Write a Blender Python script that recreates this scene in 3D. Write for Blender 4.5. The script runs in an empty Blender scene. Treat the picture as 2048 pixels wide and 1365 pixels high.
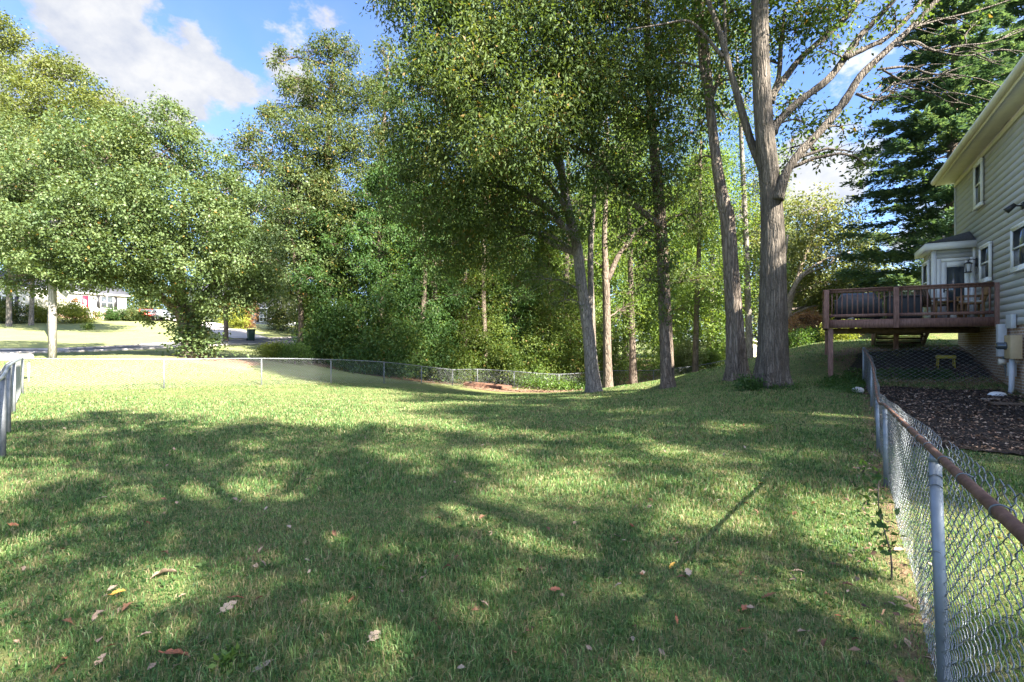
import bpy, math, random
import numpy as np
from mathutils import Vector
C = bpy.context.scene.collection
scene = bpy.context.scene
EYE = 1.7
F = 996.0
PI = math.pi
# ---------------------------------------------------------------- camera
cam = bpy.data.cameras.new('camera'); cam.sensor_width = 36; cam.lens = F / 2048 * 36
cam.clip_start = 0.05; cam.clip_end = 2000
camo = bpy.data.objects.new('camera', cam); C.objects.link(camo)
camo.location = (0, 0, EYE); camo.rotation_euler = (PI / 2, 0, 0)
scene.camera = camo
# ---------------------------------------------------------------- light
SUN_EL, SUN_AZ = math.radians(39), math.radians(134)      # azimuth from +Y towards +X
SUN_DIR = Vector((math.sin(SUN_AZ) * math.cos(SUN_EL), math.cos(SUN_AZ) * math.cos(SUN_EL), math.sin(SUN_EL)))
sl = bpy.data.lights.new('sun', 'SUN'); sl.energy = 4.3; sl.angle = math.radians(0.55); sl.color = (1.0, .94, .82)
so = bpy.data.objects.new('sun', sl); C.objects.link(so)
so.rotation_euler = (-SUN_DIR).to_track_quat('-Z', 'Y').to_euler()
so.location = (0, 0, 60)
scene.view_settings.view_transform = 'Standard'; scene.view_settings.look = 'None'
scene.view_settings.exposure = 3.08; scene.view_settings.gamma = 1
cy = scene.cycles
cy.max_bounces = 7; cy.diffuse_bounces = 4; cy.glossy_bounces = 3; cy.transmission_bounces = 4; cy.transparent_max_bounces = 4
cy.caustics_reflective = False; cy.caustics_refractive = False
cy.sample_clamp_indirect = 4; cy.use_adaptive_sampling = False
cy.use_denoising = True; cy.denoiser = 'OPENIMAGEDENOISE'; cy.denoising_input_passes = 'RGB_ALBEDO_NORMAL'; cy.denoising_prefilter = 'NONE'

def ln(nt, a, b): nt.links.new(a, b)
class NT:
    """small node-tree helper"""
    def __init__(s, tree): s.t = tree; s.n = tree.nodes
    def node(s, typ, props=None, **inp):
        n = s.n.new(typ)
        for k, v in (props or {}).items(): setattr(n, k, v)
        for k, v in inp.items():
            key = int(k[1:]) if k[0] == 'i' and k[1:].isdigit() else k.replace('_', ' ')
            s.set(n.inputs[key], v)
        return n
    def set(s, sock, v):
        if hasattr(v, 'is_output'): s.t.links.new(v, sock)
        elif isinstance(v, (tuple, list)) and len(v) == 3 and sock.type == 'RGBA': sock.default_value = (*v, 1)
        else: sock.default_value = v
    def math(s, op, a, b=0.0, clamp=False):
        n = s.node('ShaderNodeMath', {'operation': op, 'use_clamp': clamp}, i0=a, i1=b); return n.outputs[0]
    def mr(s, v, a, b, c=0.0, d=1.0, smooth=False):
        n = s.node('ShaderNodeMapRange', {'clamp': True, 'interpolation_type': 'SMOOTHSTEP' if smooth else 'LINEAR'})
        for k, x in zip(('Value', 'From Min', 'From Max', 'To Min', 'To Max'), (v, a, b, c, d)): s.set(n.inputs[k], x)
        return n.outputs[0]
    def mix(s, f, a, b, mode='MIX'):
        n = s.node('ShaderNodeMix', {'data_type': 'RGBA', 'blend_type': mode})
        s.set(n.inputs[0], f); s.set(n.inputs[6], a); s.set(n.inputs[7], b); return n.outputs[2]
    def noise(s, vec, scale, detail=4, rough=.55, out=0, **kw):
        n = s.node('ShaderNodeTexNoise', kw, Vector=vec, Scale=scale, Detail=detail, Roughness=rough); return n.outputs[out]
    def map(s, vec, sc=(1, 1, 1), loc=(0, 0, 0), rot=(0, 0, 0)):
        return s.node('ShaderNodeMapping', None, Vector=vec, Scale=sc, Location=loc, Rotation=rot).outputs[0]
    def ramp(s, fac, stops):
        n = s.node('ShaderNodeValToRGB', None, Fac=fac); e = n.color_ramp.elements
        while len(e) < len(stops): e.new(.5)
        for x, (p, c) in zip(e, stops): x.position = p; x.color = (*c, 1)
        return n.outputs[0]

w = bpy.data.worlds.new('World'); scene.world = w; w.use_nodes = True
wt = NT(w.node_tree); w.node_tree.nodes.clear()
sky = wt.node('ShaderNodeTexSky', {'sky_type': 'NISHITA', 'sun_disc': False, 'sun_elevation': SUN_EL, 'sun_rotation': SUN_AZ,
                                   'altitude': 250, 'air_density': 1.0, 'dust_density': .6, 'ozone_density': 1.4})
vdir = wt.node('ShaderNodeTexCoord').outputs['Generated']
def pxdir(u, v): return Vector(((u - 1024) / F, 1, (682.5 - v) / F)).normalized()
blob = None
for (u, v, r, k) in [(170, 55, .15, 1.0), (110, 95, .12, .9), (255, 70, .08, .8), (330, 190, .17, .95), (430, 150, .13, .85), (560, 80, .12, .75), (260, 260, .15, .75),
                     (390, 240, .12, .8), (640, 40, .08, .5), (1670, 370, .13, 1.0), (1600, 330, .10, .7), (1730, 300, .10, .85), (1700, 120, .16, .55), (1900, 480, .15, .6),
                     (1150, 300, .25, .5), (-200, 200, .4, .8), (2500, 200, .4, .7),
                     ((.2, -.5, .8), 0, .7, .85), ((.8, -.3, .5), 0, .5, .8), ((-.6, -.5, .6), 0, .6, .8), ((-.2, .2, .96), 0, .35, .7), ((-.8, .1, .5), 0, .4, .7), ((.1, -.95, .3), 0, .5, .7)]:  # last row: unseen clouds overhead and behind, added for more fill light
    c_ = Vector(u).normalized() if isinstance(u, tuple) else pxdir(u, v)
    d = wt.node('ShaderNodeVectorMath', {'operation': 'DISTANCE'}, i0=vdir, i1=tuple(c_)).outputs['Value']
    g = wt.mr(d, 0.0, r * 1.05, k * .92, 0.0, True)
    blob = g if blob is None else wt.math('MAXIMUM', blob, g)
cn = wt.noise(wt.map(vdir, (1, 1, 1.5)), 7.5, 7, .6)
cn2 = wt.noise(wt.map(vdir, (1, 1, 1.3), (3, 1, 2)), 16, 5, .6)
dens = wt.math('ADD', blob, wt.math('MULTIPLY', wt.math('SUBTRACT', cn, .5), 2.3))
mask = wt.mr(dens, .40, .68, 0, 1, True)
haze = wt.mr(wt.noise(vdir, 3.2, 4), .42, .75, 0, .28)
mask = wt.math('MAXIMUM', mask, haze)
ccol = wt.mix(wt.mr(wt.math('ADD', cn2, wt.math('MULTIPLY', dens, .25)), .45, .85), (.60, .66, .80), (.92, .93, .96))
glow = wt.mr(wt.node('ShaderNodeVectorMath', {'operation': 'DISTANCE'}, i0=vdir, i1=tuple(SUN_DIR)).outputs['Value'], 0.0, 1.5, 10.0, 1.0, True)  # brightens clouds near the sun, out of view, to lift the fill
ccol = wt.node('ShaderNodeVectorMath', {'operation': 'SCALE'}, i0=ccol, Scale=glow).outputs[0]
skc = wt.mix(1.0, sky.outputs[0], (.235, .29, .405), 'MULTIPLY')
col = wt.mix(mask, skc, ccol)
bg = wt.node('ShaderNodeBackground', None, Color=col, Strength=.125)
wo = wt.node('ShaderNodeOutputWorld'); ln(w.node_tree, bg.outputs[0], wo.inputs[0])

# ---------------------------------------------------------------- materials
def mat(name, build):
    m = bpy.data.materials.new(name); m.use_nodes = True; m.node_tree.nodes.clear()
    t = NT(m.node_tree); sh = build(t); o = t.node('ShaderNodeOutputMaterial'); ln(m.node_tree, sh, o.inputs[0]); return m
def obj_co(t): return t.node('ShaderNodeTexCoord').outputs['Object']
def pos(t): return t.node('ShaderNodeNewGeometry').outputs['Position']
def pbsdf(t, col, rough=.6, spec=.4, metal=0.0, normal=None):
    n = t.node('ShaderNodeBsdfPrincipled', None, Base_Color=col, Roughness=rough, Metallic=metal)
    n.inputs['Specular IOR Level'].default_value = spec
    if normal is not None: ln(t.t, normal, n.inputs['Normal'])
    return n.outputs[0]
def bump(t, h, strength=.5, dist=.02):
    return t.node('ShaderNodeBump', None, Height=h, Strength=strength, Distance=dist).outputs[0]
def plain(name, c, rough=.6, spec=.4, metal=0.0, vary=.25, scale=6, bmp=0.0):
    def b(t):
        co = obj_co(t); n = t.noise(co, scale, 5)
        c1 = tuple(x * (1 - vary) for x in c); c2 = tuple(min(1, x * (1 + vary)) for x in c)
        col = t.mix(t.mr(n, .3, .7), c1, c2)
        nm = bump(t, t.noise(co, scale * 8, 3), bmp, .01) if bmp else None
        return pbsdf(t, col, rough, spec, metal, nm)
    return mat(name, b)
def leafmat(name, cols, trans=.38, rough=.45, clump=.5, spec=.35, rare=None, tr_tint=(1.35, 1.25, .5)):
    """cols: 3 leaf colours dark..light; each leaf picks its own, clumps lean one way; rare: (colour, share)"""
    def b(t):
        g = t.node('ShaderNodeNewGeometry'); rnd = g.outputs['Random Per Island']
        cl = t.noise(g.outputs['Position'], clump, 3, .6)
        f = t.math('ADD', t.math('MULTIPLY', rnd, .42), t.mr(cl, .32, .68, 0, .58))
        col = t.ramp(f, [(0.05, cols[0]), (.5, cols[1]), (.95, cols[2])])
        if rare:
            r2 = t.math('FRACT', t.math('MULTIPLY', rnd, 57.3))
            thr = t.math('MULTIPLY', t.mr(t.noise(g.outputs['Position'], .9, 2), .42, .62), rare[1])
            col = t.mix(t.math('LESS_THAN', r2, thr), col, rare[0])
        p = pbsdf(t, col, rough, spec)
        tr = t.node('ShaderNodeBsdfTranslucent', None, Color=t.mix(1.0, col, tr_tint, 'MULTIPLY')).outputs[0]
        return t.node('ShaderNodeMixShader', None, Fac=trans, i1=p, i2=tr).outputs[0]
    return mat(name, b)
def barkmat(name, dark, light, scale=9, stretch=.13, strength=.9, furrow=.6):
    def b(t):
        co = obj_co(t)
        wv = t.node('ShaderNodeVectorMath', {'operation': 'ADD'}, i0=t.map(co, (1, 1, stretch)), i1=t.mix(1.0, t.noise(t.map(co, (1, 1, .35)), 3.5, 3, .6, 1), (.16, .16, .10), 'MULTIPLY')).outputs[0]
        vo = t.node('ShaderNodeTexVoronoi', {'feature': 'DISTANCE_TO_EDGE'}, Vector=wv, Scale=scale * 1.6, Randomness=1.0).outputs['Distance']
        ridge = t.mr(vo, .0, .22, 0, 1); n = t.noise(t.map(co, (1, 1, stretch)), scale, 6, .65); n2 = t.noise(co, 1.3, 4)
        n3 = t.noise(t.map(co, (1, 1, .5)), scale * 4, 4)
        f = t.math('ADD', t.math('ADD', t.math('MULTIPLY', n, .45), t.math('MULTIPLY', n2, .3)), t.math('MULTIPLY', n3, .25))
        col = t.mix(t.mr(f, .36, .64), dark, light)
        col = t.mix(t.mr(ridge, 0, .6, furrow, 0), col, tuple(x * .35 for x in dark))
        h = t.math('ADD', ridge, t.math('MULTIPLY', n3, .4))
        return pbsdf(t, col, .9, .12, 0, bump(t, h, strength, .04))
    return mat(name, b)

M = {}
M['oak_bark'] = barkmat('oak_bark', (.055, .046, .038), (.205, .175, .145), 10, .085, .8, .45)
M['grey_bark'] = barkmat('grey_bark', (.12, .105, .092), (.34, .30, .26), 8, .2, .8)
M['pale_bark'] = barkmat('pale_bark', (.09, .07, .055), (.30, .245, .20), 7, .12, .9)
M['brown_bark'] = barkmat('brown_bark', (.085, .066, .052), (.26, .205, .16), 9, .15, .8)
M['dead_wood'] = barkmat('dead_wood', (.22, .17, .13), (.45, .37, .31), 9, .2, .5)
M['pole_wood'] = barkmat('pole_wood', (.22, .20, .18), (.45, .42, .39), 12, .05, .5)
M['lf_oak'] = leafmat('oak_foliage', [(0.039, 0.074, 0.020), (0.078, 0.129, 0.033), (0.138, 0.179, 0.052)], .42, .55, .6, .2, ((.22, .14, .045), .05))
M['lf_willow'] = leafmat('willow_oak_foliage', [(0.038, 0.068, 0.023), (0.077, 0.118, 0.036), (0.132, 0.162, 0.053)], .42, .55, .6, .2, ((.20, .14, .05), .08))
M['lf_bright'] = leafmat('bright_foliage', [(.068, .122, .030), (.130, .205, .050), (.225, .285, .082)], .50, .5, .4, .22)
M['lf_pear'] = leafmat('pear_foliage', [(0.044, 0.077, 0.029), (0.097, 0.142, 0.052), (0.171, 0.214, 0.094)], .36, .5, .8, .3, ((.34, .2, .06), .02))
M['lf_olive'] = leafmat('olive_foliage', [(0.037, 0.060, 0.019), (0.076, 0.106, 0.033), (0.130, 0.153, 0.056)], .40, .55, .6, .22, ((.30, .23, .08), .07))
M['lf_yellow'] = leafmat('yellow_foliage', [(0.057, 0.083, 0.023), (0.117, 0.144, 0.041), (0.196, 0.208, 0.068)], .42, .5, .5, .22)
M['lf_dark'] = leafmat('deep_green_foliage', [(0.030, 0.070, 0.021), (0.061, 0.123, 0.036), (0.115, 0.180, 0.054)], .46, .5, .6, .22)  # deep green is the leaves' own colour
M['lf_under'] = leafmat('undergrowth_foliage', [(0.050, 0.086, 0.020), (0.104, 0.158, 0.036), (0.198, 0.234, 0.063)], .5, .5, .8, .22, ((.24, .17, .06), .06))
M['lf_vine'] = leafmat('vine_foliage', [(0.046, 0.098, 0.019), (0.098, 0.176, 0.033), (0.195, 0.273, 0.065)], .4, .4, .9)
M['lf_conifer'] = leafmat('conifer_needles', [(.040, .090, .068), (.085, .150, .100), (.16, .22, .125)], .35, .6, .5, .2)
M['lf_shrub'] = leafmat('yellow_shrub_foliage', [(0.117, 0.156, 0.026), (0.247, 0.286, 0.046), (0.416, 0.429, 0.091)], .4, .45, 1.2)
M['lf_maple'] = leafmat('russet_foliage', [(0.169, 0.085, 0.039), (0.312, 0.163, 0.078), (0.442, 0.286, 0.130)], .4, .45, 1.0, .3, None, (1.2, 1.0, .6))
M['lf_far'] = leafmat('far_foliage', [(0.078, 0.111, 0.046), (0.163, 0.195, 0.072), (0.286, 0.293, 0.124)], .40, .45, .35)
M['steel'] = plain('galvanised_steel', (.19, .215, .24), .5, .5, .4, .2, 9)
M['darksteel'] = plain('dark_steel', (.17, .18, .19), .6, .4, .3, .2, 9)  # steel copy darkened where sunlit rails read too bright
M['palewire'] = plain('pale_wire', (.34, .35, .36), .6, .3, .1, .15, 20)  # wire copy lightened so the mesh shows in shade
M['wire'] = plain('galvanised_wire', (.165, .18, .195), .42, .5, .6, .2, 20)
M['rust'] = mat('rusty_rail', lambda t: pbsdf(t, t.mix(t.mr(t.noise(obj_co(t), 14, 6, .7), .35, .7), (.085, .042, .028), (.20, .11, .075)), .8, .3, .1, bump(t, t.noise(obj_co(t), 60, 3), .35, .004)))
M['deckwood'] = mat('stained_deck_wood', lambda t: pbsdf(t, t.mix(t.mr(t.noise(t.map(obj_co(t), (3, 3, .6)), 9, 5, .6), .3, .7), (.14, .072, .056), (.30, .170, .135)), .6, .3, 0, bump(t, t.noise(t.map(obj_co(t), (6, 6, 1)), 12, 4), .3, .01)))
M['oldwood'] = plain('weathered_lumber', (.15, .105, .075), .85, .2, 0, .35, 7, .4)
M['orangewood'] = plain('new_lumber', (.45, .22, .10), .7, .3, 0, .25, 4, .2)
M['white'] = plain('white_paint', (.78, .78, .77), .5, .4, 0, .05, 5)
M['cream'] = plain('cream_trim', (.70, .66, .56), .6, .3, 0, .06, 5)
M['pvc'] = plain('grey_conduit', (.50, .52, .54), .5, .4, 0, .08, 5)
M['tanbox'] = plain('tan_meter_paint', (.48, .37, .22), .5, .4, 0, .12, 5)
M['black'] = plain('black_metal', (.02, .02, .022), .45, .5, 0, .2, 8)
M['darkcloth'] = plain('dark_grill_cover', (.045, .048, .058), .42, .5, 0, .25, 5, .3)
M['darkbox'] = plain('dark_plastic', (.04, .043, .05), .5, .4, 0, .2, 5)
M['shingle'] = mat('roof_shingles', lambda t: pbsdf(t, t.mix(t.mr(t.noise(obj_co(t), 22, 4, .7), .3, .7), (.04, .042, .05), (.10, .10, .115)), .95, .2, 0, bump(t, t.noise(obj_co(t), 30, 2), .5, .02)))
M['glass'] = plain('window_glass', (.05, .06, .07), .04, .8, 0, .1, 2)
M['curtain'] = plain('white_blind', (.60, .61, .63), .8, .2, 0, .08, 3)
M['sage'] = mat('sage_siding', lambda t: pbsdf(t, t.mix(t.mr(t.noise(t.map(obj_co(t), (.5, 1, 1.2)), 3, 6, .65), .3, .7), (.385, .385, .375), (.44, .435, .42)), .6, .35, 0, bump(t, t.noise(t.map(obj_co(t), (1, 1, 9)), 20, 4), .08, .002)))
def brickmat(name, a, b, mortar, sc=1.0):
    def f(t):
        tc = t.node('ShaderNodeTexCoord').outputs['Object']
        sp = t.node('ShaderNodeSeparateXYZ', None, Vector=tc)
        cb = t.node('ShaderNodeCombineXYZ', None, X=t.math('ADD', sp.outputs[0], sp.outputs[1]), Y=sp.outputs[2], Z=0.0).outputs[0]
        br = t.node('ShaderNodeTexBrick', None, Vector=cb, Color1=a, Color2=b, Mortar=mortar, Scale=sc)
        br.inputs['Mortar Size'].default_value = .012; br.inputs['Brick Width'].default_value = .215; br.inputs['Row Height'].default_value = .075
        col = t.mix(t.mr(t.noise(tc, 6, 4), .3, .75, 0, .3), br.outputs[0], tuple(x * .55 for x in a))
        return pbsdf(t, col, .9, .2, 0, bump(t, t.math('SUBTRACT', 1.0, br.outputs['Fac']), .6, .01))
    return mat(name, f)
M['brick'] = brickmat('tan_brick', (.27, .155, .09), (.40, .27, .17), (.50, .45, .39))
M['redbrick'] = brickmat('red_brick', (.34, .15, .09), (.42, .22, .14), (.4, .36, .32))
M['siding_white'] = plain('white_siding', (.56, .55, .51), .6, .3, 0, .05, 2)
M['siding_green'] = plain('pale_green_siding', (.17, .21, .18), .6, .3, 0, .08, 2)
M['siding_grey'] = plain('pale_grey_siding', (.25, .27, .30), .6, .3, 0, .08, 2)
M['siding_tan'] = plain('pale_yellow_siding', (.58, .54, .38), .6, .3, 0, .08, 2)
M['red'] = plain('red_door_paint', (.45, .012, .03), .4, .5, 0, .1, 2)
M['carred'] = plain('red_car_paint', (.55, .03, .015), .25, .6, 0, .05, 2)
M['cargrey'] = plain('grey_car_paint', (.22, .24, .27), .25, .6, .3, .05, 2)
M['rubber'] = plain('tyre_rubber', (.02, .02, .02), .9, .2, 0, .2, 9)
M['yellow'] = plain('yellow_plastic', (.30, .24, .02), .5, .4, 0, .1, 9)
M['binplastic'] = plain('dark_green_bin_plastic', (.018, .045, .035), .5, .4, 0, .2, 4)
M['chairwood'] = plain('patio_wood', (.28, .16, .07), .6, .3, 0, .3, 8, .2)
M['fabric'] = plain('pale_cushion', (.60, .58, .54), .9, .2, 0, .1, 6)
M['stone'] = plain('pale_stone', (.42, .40, .38), .9, .2, 0, .3, 5, .5)
M['asphalt'] = plain('asphalt', (.10, .10, .10), .95, .15, 0, .2, 2, .4)
M['concrete'] = plain('concrete', (.42, .38, .36), .9, .2, 0, .15, 2, .3)
M['clay'] = plain('red_clay_timber', (.14, .075, .052), .9, .15, 0, .3, 4, .5)
M['leaf_tan'] = plain('dry_tan_leaf', (.24, .17, .12), .75, .3, 0, .4, 20)
M['leaf_pale'] = plain('pale_leaf_underside', (.29, .225, .165), .8, .3, 0, .25, 20)
M['leaf_rust'] = plain('russet_leaf', (.26, .095, .045), .6, .4, 0, .45, 18)
M['leaf_gold'] = plain('golden_leaf', (.50, .28, .05), .6, .4, 0, .3, 18)
M['leaf_brown'] = plain('dark_brown_leaf', (.13, .065, .035), .7, .3, 0, .4, 18)
# ---------------------------------------------------------------- helpers
def P(u, v, D): return Vector(((u - 1024) / F * D, D, EYE + (682.5 - v) / F * D))
def XY(u, D): return ((u - 1024) / F * D, D)
def empty(name, loc=(0, 0, 0), rotz=0.0, label=None, cat=None, group=None):
    o = bpy.data.objects.new(name, None); C.objects.link(o); o.location = loc; o.rotation_euler = (0, 0, rotz)
    o.empty_display_size = .2
    return tag(o, label, cat, group)
def tag(o, label=None, cat=None, group=None, kind=None):
    for k, v in (('label', label), ('category', cat), ('group', group), ('kind', kind)):
        if v: o[k] = v
    return o
def mesh_np(name, V, faces, m, parent=None, smooth=False):
    """V (n,3); faces: list of (k,c) int arrays (all rows of an array have c corners)"""
    me = bpy.data.meshes.new(name)
    V = np.asarray(V, np.float32).reshape(-1, 3)
    faces = [np.asarray(f, np.int32) for f in faces if len(f)]
    loops = np.concatenate([f.ravel() for f in faces]); cnt = np.concatenate([np.full(len(f), f.shape[1], np.int32) for f in faces])
    me.vertices.add(len(V)); me.vertices.foreach_set('co', V.ravel())
    me.loops.add(len(loops)); me.loops.foreach_set('vertex_index', loops)
    me.polygons.add(len(cnt)); me.polygons.foreach_set('loop_start', np.concatenate([[0], np.cumsum(cnt)[:-1]]).astype(np.int32))
    me.update(calc_edges=True)
    if smooth: me.polygons.foreach_set('use_smooth', np.ones(len(cnt), bool))
    for mm in (m if isinstance(m, (list, tuple)) else [m]): me.materials.append(mm)
    o = bpy.data.objects.new(name, me); C.objects.link(o)
    if parent is not None: o.parent = parent
    return o
class MB:
    """collects boxes, beams, tubes and lofts; build() links them as ONE mesh object"""
    def __init__(s): s.v = []; s.q = []; s.t = []; s.n = 0
    def add(s, V, quads=(), tris=()):
        V = np.asarray(V, float).reshape(-1, 3)
        if len(quads): s.q.append(np.asarray(quads, int) + s.n)
        if len(tris): s.t.append(np.asarray(tris, int) + s.n)
        s.v.append(V); s.n += len(V); return s
    def box(s, a, b):
        x0, y0, z0 = (min(p, q) for p, q in zip(a, b)); x1, y1, z1 = (max(p, q) for p, q in zip(a, b))
        V = [(x0, y0, z0), (x1, y0, z0), (x1, y1, z0), (x0, y1, z0), (x0, y0, z1), (x1, y0, z1), (x1, y1, z1), (x0, y1, z1)]
        return s.add(V, [(0, 3, 2, 1), (4, 5, 6, 7), (0, 1, 5, 4), (1, 2, 6, 5), (2, 3, 7, 6), (3, 0, 4, 7)])
    def beam(s, p, q, w, h, up=(0, 0, 1)):
        p = Vector(p); q = Vector(q); d = (q - p).normalized(); up = Vector(up)
        if abs(d.dot(up)) > .98: up = Vector((1, 0, 0))
        a = d.cross(up).normalized() * (w / 2); b = a.cross(d).normalized() * (h / 2)
        V = [p - a - b, p + a - b, p + a + b, p - a + b, q - a - b, q + a - b, q + a + b, q - a + b]
        return s.add([tuple(x) for x in V], [(0, 3, 2, 1), (4, 5, 6, 7), (0, 1, 5, 4), (1, 2, 6, 5), (2, 3, 7, 6), (3, 0, 4, 7)])
    def tube(s, pts, rad, n=8, cap=True, wob=None):
        pts = np.asarray([tuple(p) for p in pts], float); k = len(pts)
        rad = np.full(k, rad) if np.isscalar(rad) else np.asarray(rad, float)
        T = np.gradient(pts, axis=0); T /= np.linalg.norm(T, axis=1)[:, None] + 1e-9
        ref = np.array([0, 0, 1.]) if abs(T[0][2]) < .8 else np.array([1., 0, 0])
        A = np.empty_like(T); a = ref - T[0] * (ref @ T[0])
        for i in range(k):
            a = a - T[i] * (a @ T[i]); a /= np.linalg.norm(a) + 1e-9; A[i] = a
        B = np.cross(T, A); th = np.arange(n) / n * 2 * PI
        R = rad[:, None] * np.ones(n)[None] if wob is None else rad[:, None] * wob
        V = pts[:, None] + R[..., None] * (np.cos(th)[None, :, None] * A[:, None] + np.sin(th)[None, :, None] * B[:, None])
        i = np.arange(k - 1)[:, None] * n; j = np.arange(n)[None]; j2 = (j + 1) % n
        Q = np.stack([i + j, i + j2, i + n + j2, i + n + j], -1).reshape(-1, 4)
        V = V.reshape(-1, 3); T_ = []
        if cap:
            V = np.vstack([V, pts[:1], pts[-1:]]); c0 = k * n; e = (k - 1) * n
            T_ = [(c0, (x + 1) % n, x) for x in range(n)] + [(c0 + 1, e + x, e + (x + 1) % n) for x in range(n)]
        return s.add(V, Q, T_)
    def prism(s, prof, a, b):
        """profile [(x,z)] swept from y=a to y=b (local axes)"""
        n = len(prof); V = [(x, a, z) for x, z in prof] + [(x, b, z) for x, z in prof]
        Q = [(i, (i + 1) % n, n + (i + 1) % n, n + i) for i in range(n)]
        T_ = [(0, i + 1, i) for i in range(1, n - 1)] + [(n, n + i, n + i + 1) for i in range(1, n - 1)]
        return s.add(V, Q, T_)
    def build(s, name, m, parent=None, smooth=False):
        V = np.concatenate(s.v); fs = []
        if s.q: fs.append(np.concatenate(s.q))
        if s.t: fs.append(np.concatenate(s.t))
        return mesh_np(name, V, fs, m, parent, smooth)
def bevel(o, w=.008, seg=2):
    md = o.modifiers.new('bevel', 'BEVEL'); md.width = w; md.segments = seg; md.limit_method = 'ANGLE'; return o
def catmull(pts, per=6):
    pts = np.asarray([tuple(p) for p in pts], float); n = len(pts)
    if n < 3: return np.array([pts[0] + (pts[-1] - pts[0]) * t for t in np.linspace(0, 1, per + 1)])
    ext = np.vstack([2 * pts[0] - pts[1], pts, 2 * pts[-1] - pts[-2]]); out = []
    for i in range(1, n):
        p0, p1, p2, p3 = ext[i - 1:i + 3]
        for t in np.linspace(0, 1, per, endpoint=False):
            out.append(.5 * (2 * p1 + (p2 - p0) * t + (2 * p0 - 5 * p1 + 4 * p2 - p3) * t * t + (3 * p1 - p0 - 3 * p2 + p3) * t ** 3))
    out.append(pts[-1]); return np.array(out)
def snoise(x, y, seed=0):
    r = np.random.default_rng(seed); o = 0
    for f, a in ((.6, 1), (1.3, .6), (2.7, .35), (5.1, .2)):
        for _ in range(3):
            th = r.uniform(0, 2 * PI); o = o + a * np.sin(f * (x * math.cos(th) + y * math.sin(th)) + r.uniform(0, 6.28))
    return o / 3.5
# ---------------------------------------------------------------- terrain (thin-plate spline through sighted points)
_cp = []
def cp(u, v, D): p = P(u, v, D); _cp.append((p.x, p.y, p.z))
for x, y, z in [(0, 0, 0), (3, 0, .02), (-3, 0, .02), (0, -6, 0), (2, 2.3, 0), (-2, 3, 0), (0, 6, -.02), (-5, 6, .02), (4.25, 5.7, 0), (5.4, 7.4, .05), (7.8, 10.9, .28), (10.2, 14.5, .48),
                (0, 12, -.17), (0, 20, -.6), (0, 26, -1.1), (-6, 14, -.12), (5, 12, .05), (-7.5, 7.3, .06), (-20, 5, .25), (-12, -10, .1), (15, -10, .3), (9.5, 7, .22), (12, 11, .36), (13, 13.2, .5), (11.5, 14.6, .56), (12.4, 16.0, 1.0), (13.3, 17.55, 1.48), (14.4, 19.3, 1.62),
                (20, 5, .8), (25, 18, 2.2), (14, 23, 1.9), (19, 26, 2.4), (30, 40, 3.0), (40, 10, 2.2), (-40, 0, .8), (60, 60, 3), (0, 90, -1), (40, 100, 1.5), (-40, 110, 6), (-100, 60, 7), (-100, 0, 4), (100, 0, 4), (0, -60, 0), (100, 120, 3), (0, 160, 0)]:
    _cp.append((x, y, z))
for a in [(1657, 766, 15.6), (1545, 768, 14), (1475, 751, 16.5), (1335, 784, 18.5), (1188, 783, 21), (45, 789, 16.4), (328, 778, 19), (523, 771, 21.6), (662, 768, 24.2), (768, 767, 26.8), (843, 767, 29.4), (905, 773, 32),
          (955, 769, 35), (1028, 776, 35.5), (1118, 782, 35.5), (1215, 776, 36), (1307, 770, 37), (1392, 762, 38), (1440, 742, 38), (1600, 722, 25), (1760, 689, 23), (105, 719, 24), (385, 712, 27), (50, 709, 28), (200, 702, 34),
          (500, 690, 41), (600, 700, 42), (60, 655, 52), (200, 640, 64), (330, 642, 66), (420, 652, 60), (640, 668, 62), (240, 668, 50), (700, 735, 36), (1000, 748, 46), (1250, 745, 48), (1400, 738, 46), (1490, 731, 47), (-150, 715, 26)]:
    cp(*a)
_cp = np.array(_cp)
def _ker(d2): return .5 * d2 * np.log(d2 + 1e-9)
def _fit(pts, lam=.9):
    X = pts[:, :2] / 20; n = len(X); d2 = ((X[:, None] - X[None]) ** 2).sum(-1); K = _ker(d2) + lam * .02 * np.eye(n)
    Pm = np.hstack([np.ones((n, 1)), X]); A = np.block([[K, Pm], [Pm.T, np.zeros((3, 3))]])
    return X, np.linalg.solve(A, np.concatenate([pts[:, 2], np.zeros(3)]))
_TX, _TW = _fit(_cp)
def ground(x, y):
    x = np.atleast_1d(np.asarray(x, float)); y = np.atleast_1d(np.asarray(y, float)); sh = x.shape
    x = np.clip(x.ravel(), -110, 110); y = np.clip(y.ravel(), -70, 180); out = np.empty(len(x))
    for i in range(0, len(x), 60000):
        q = np.stack([x[i:i + 60000], y[i:i + 60000]], 1) / 20; d2 = ((q[:, None] - _TX[None]) ** 2).sum(-1)
        out[i:i + 60000] = _ker(d2) @ _TW[:-3] + _TW[-3] + q @ _TW[-2:]
    bump_ = .012 * snoise(x * 1.6, y * 1.6, 5)
    return (out + bump_).reshape(sh)
def gz(x, y): return float(ground([x], [y])[0])
def inpoly(x, y, poly):
    x = np.asarray(x); y = np.asarray(y); c = np.zeros(x.shape, bool); n = len(poly)
    for i in range(n):
        (x0, y0), (x1, y1) = poly[i], poly[i - 1]
        if y0 == y1: continue
        c ^= ((y0 > y) != (y1 > y)) & (x < (x1 - x0) * (y - y0) / (y1 - y0) + x0)
    return c
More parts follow.
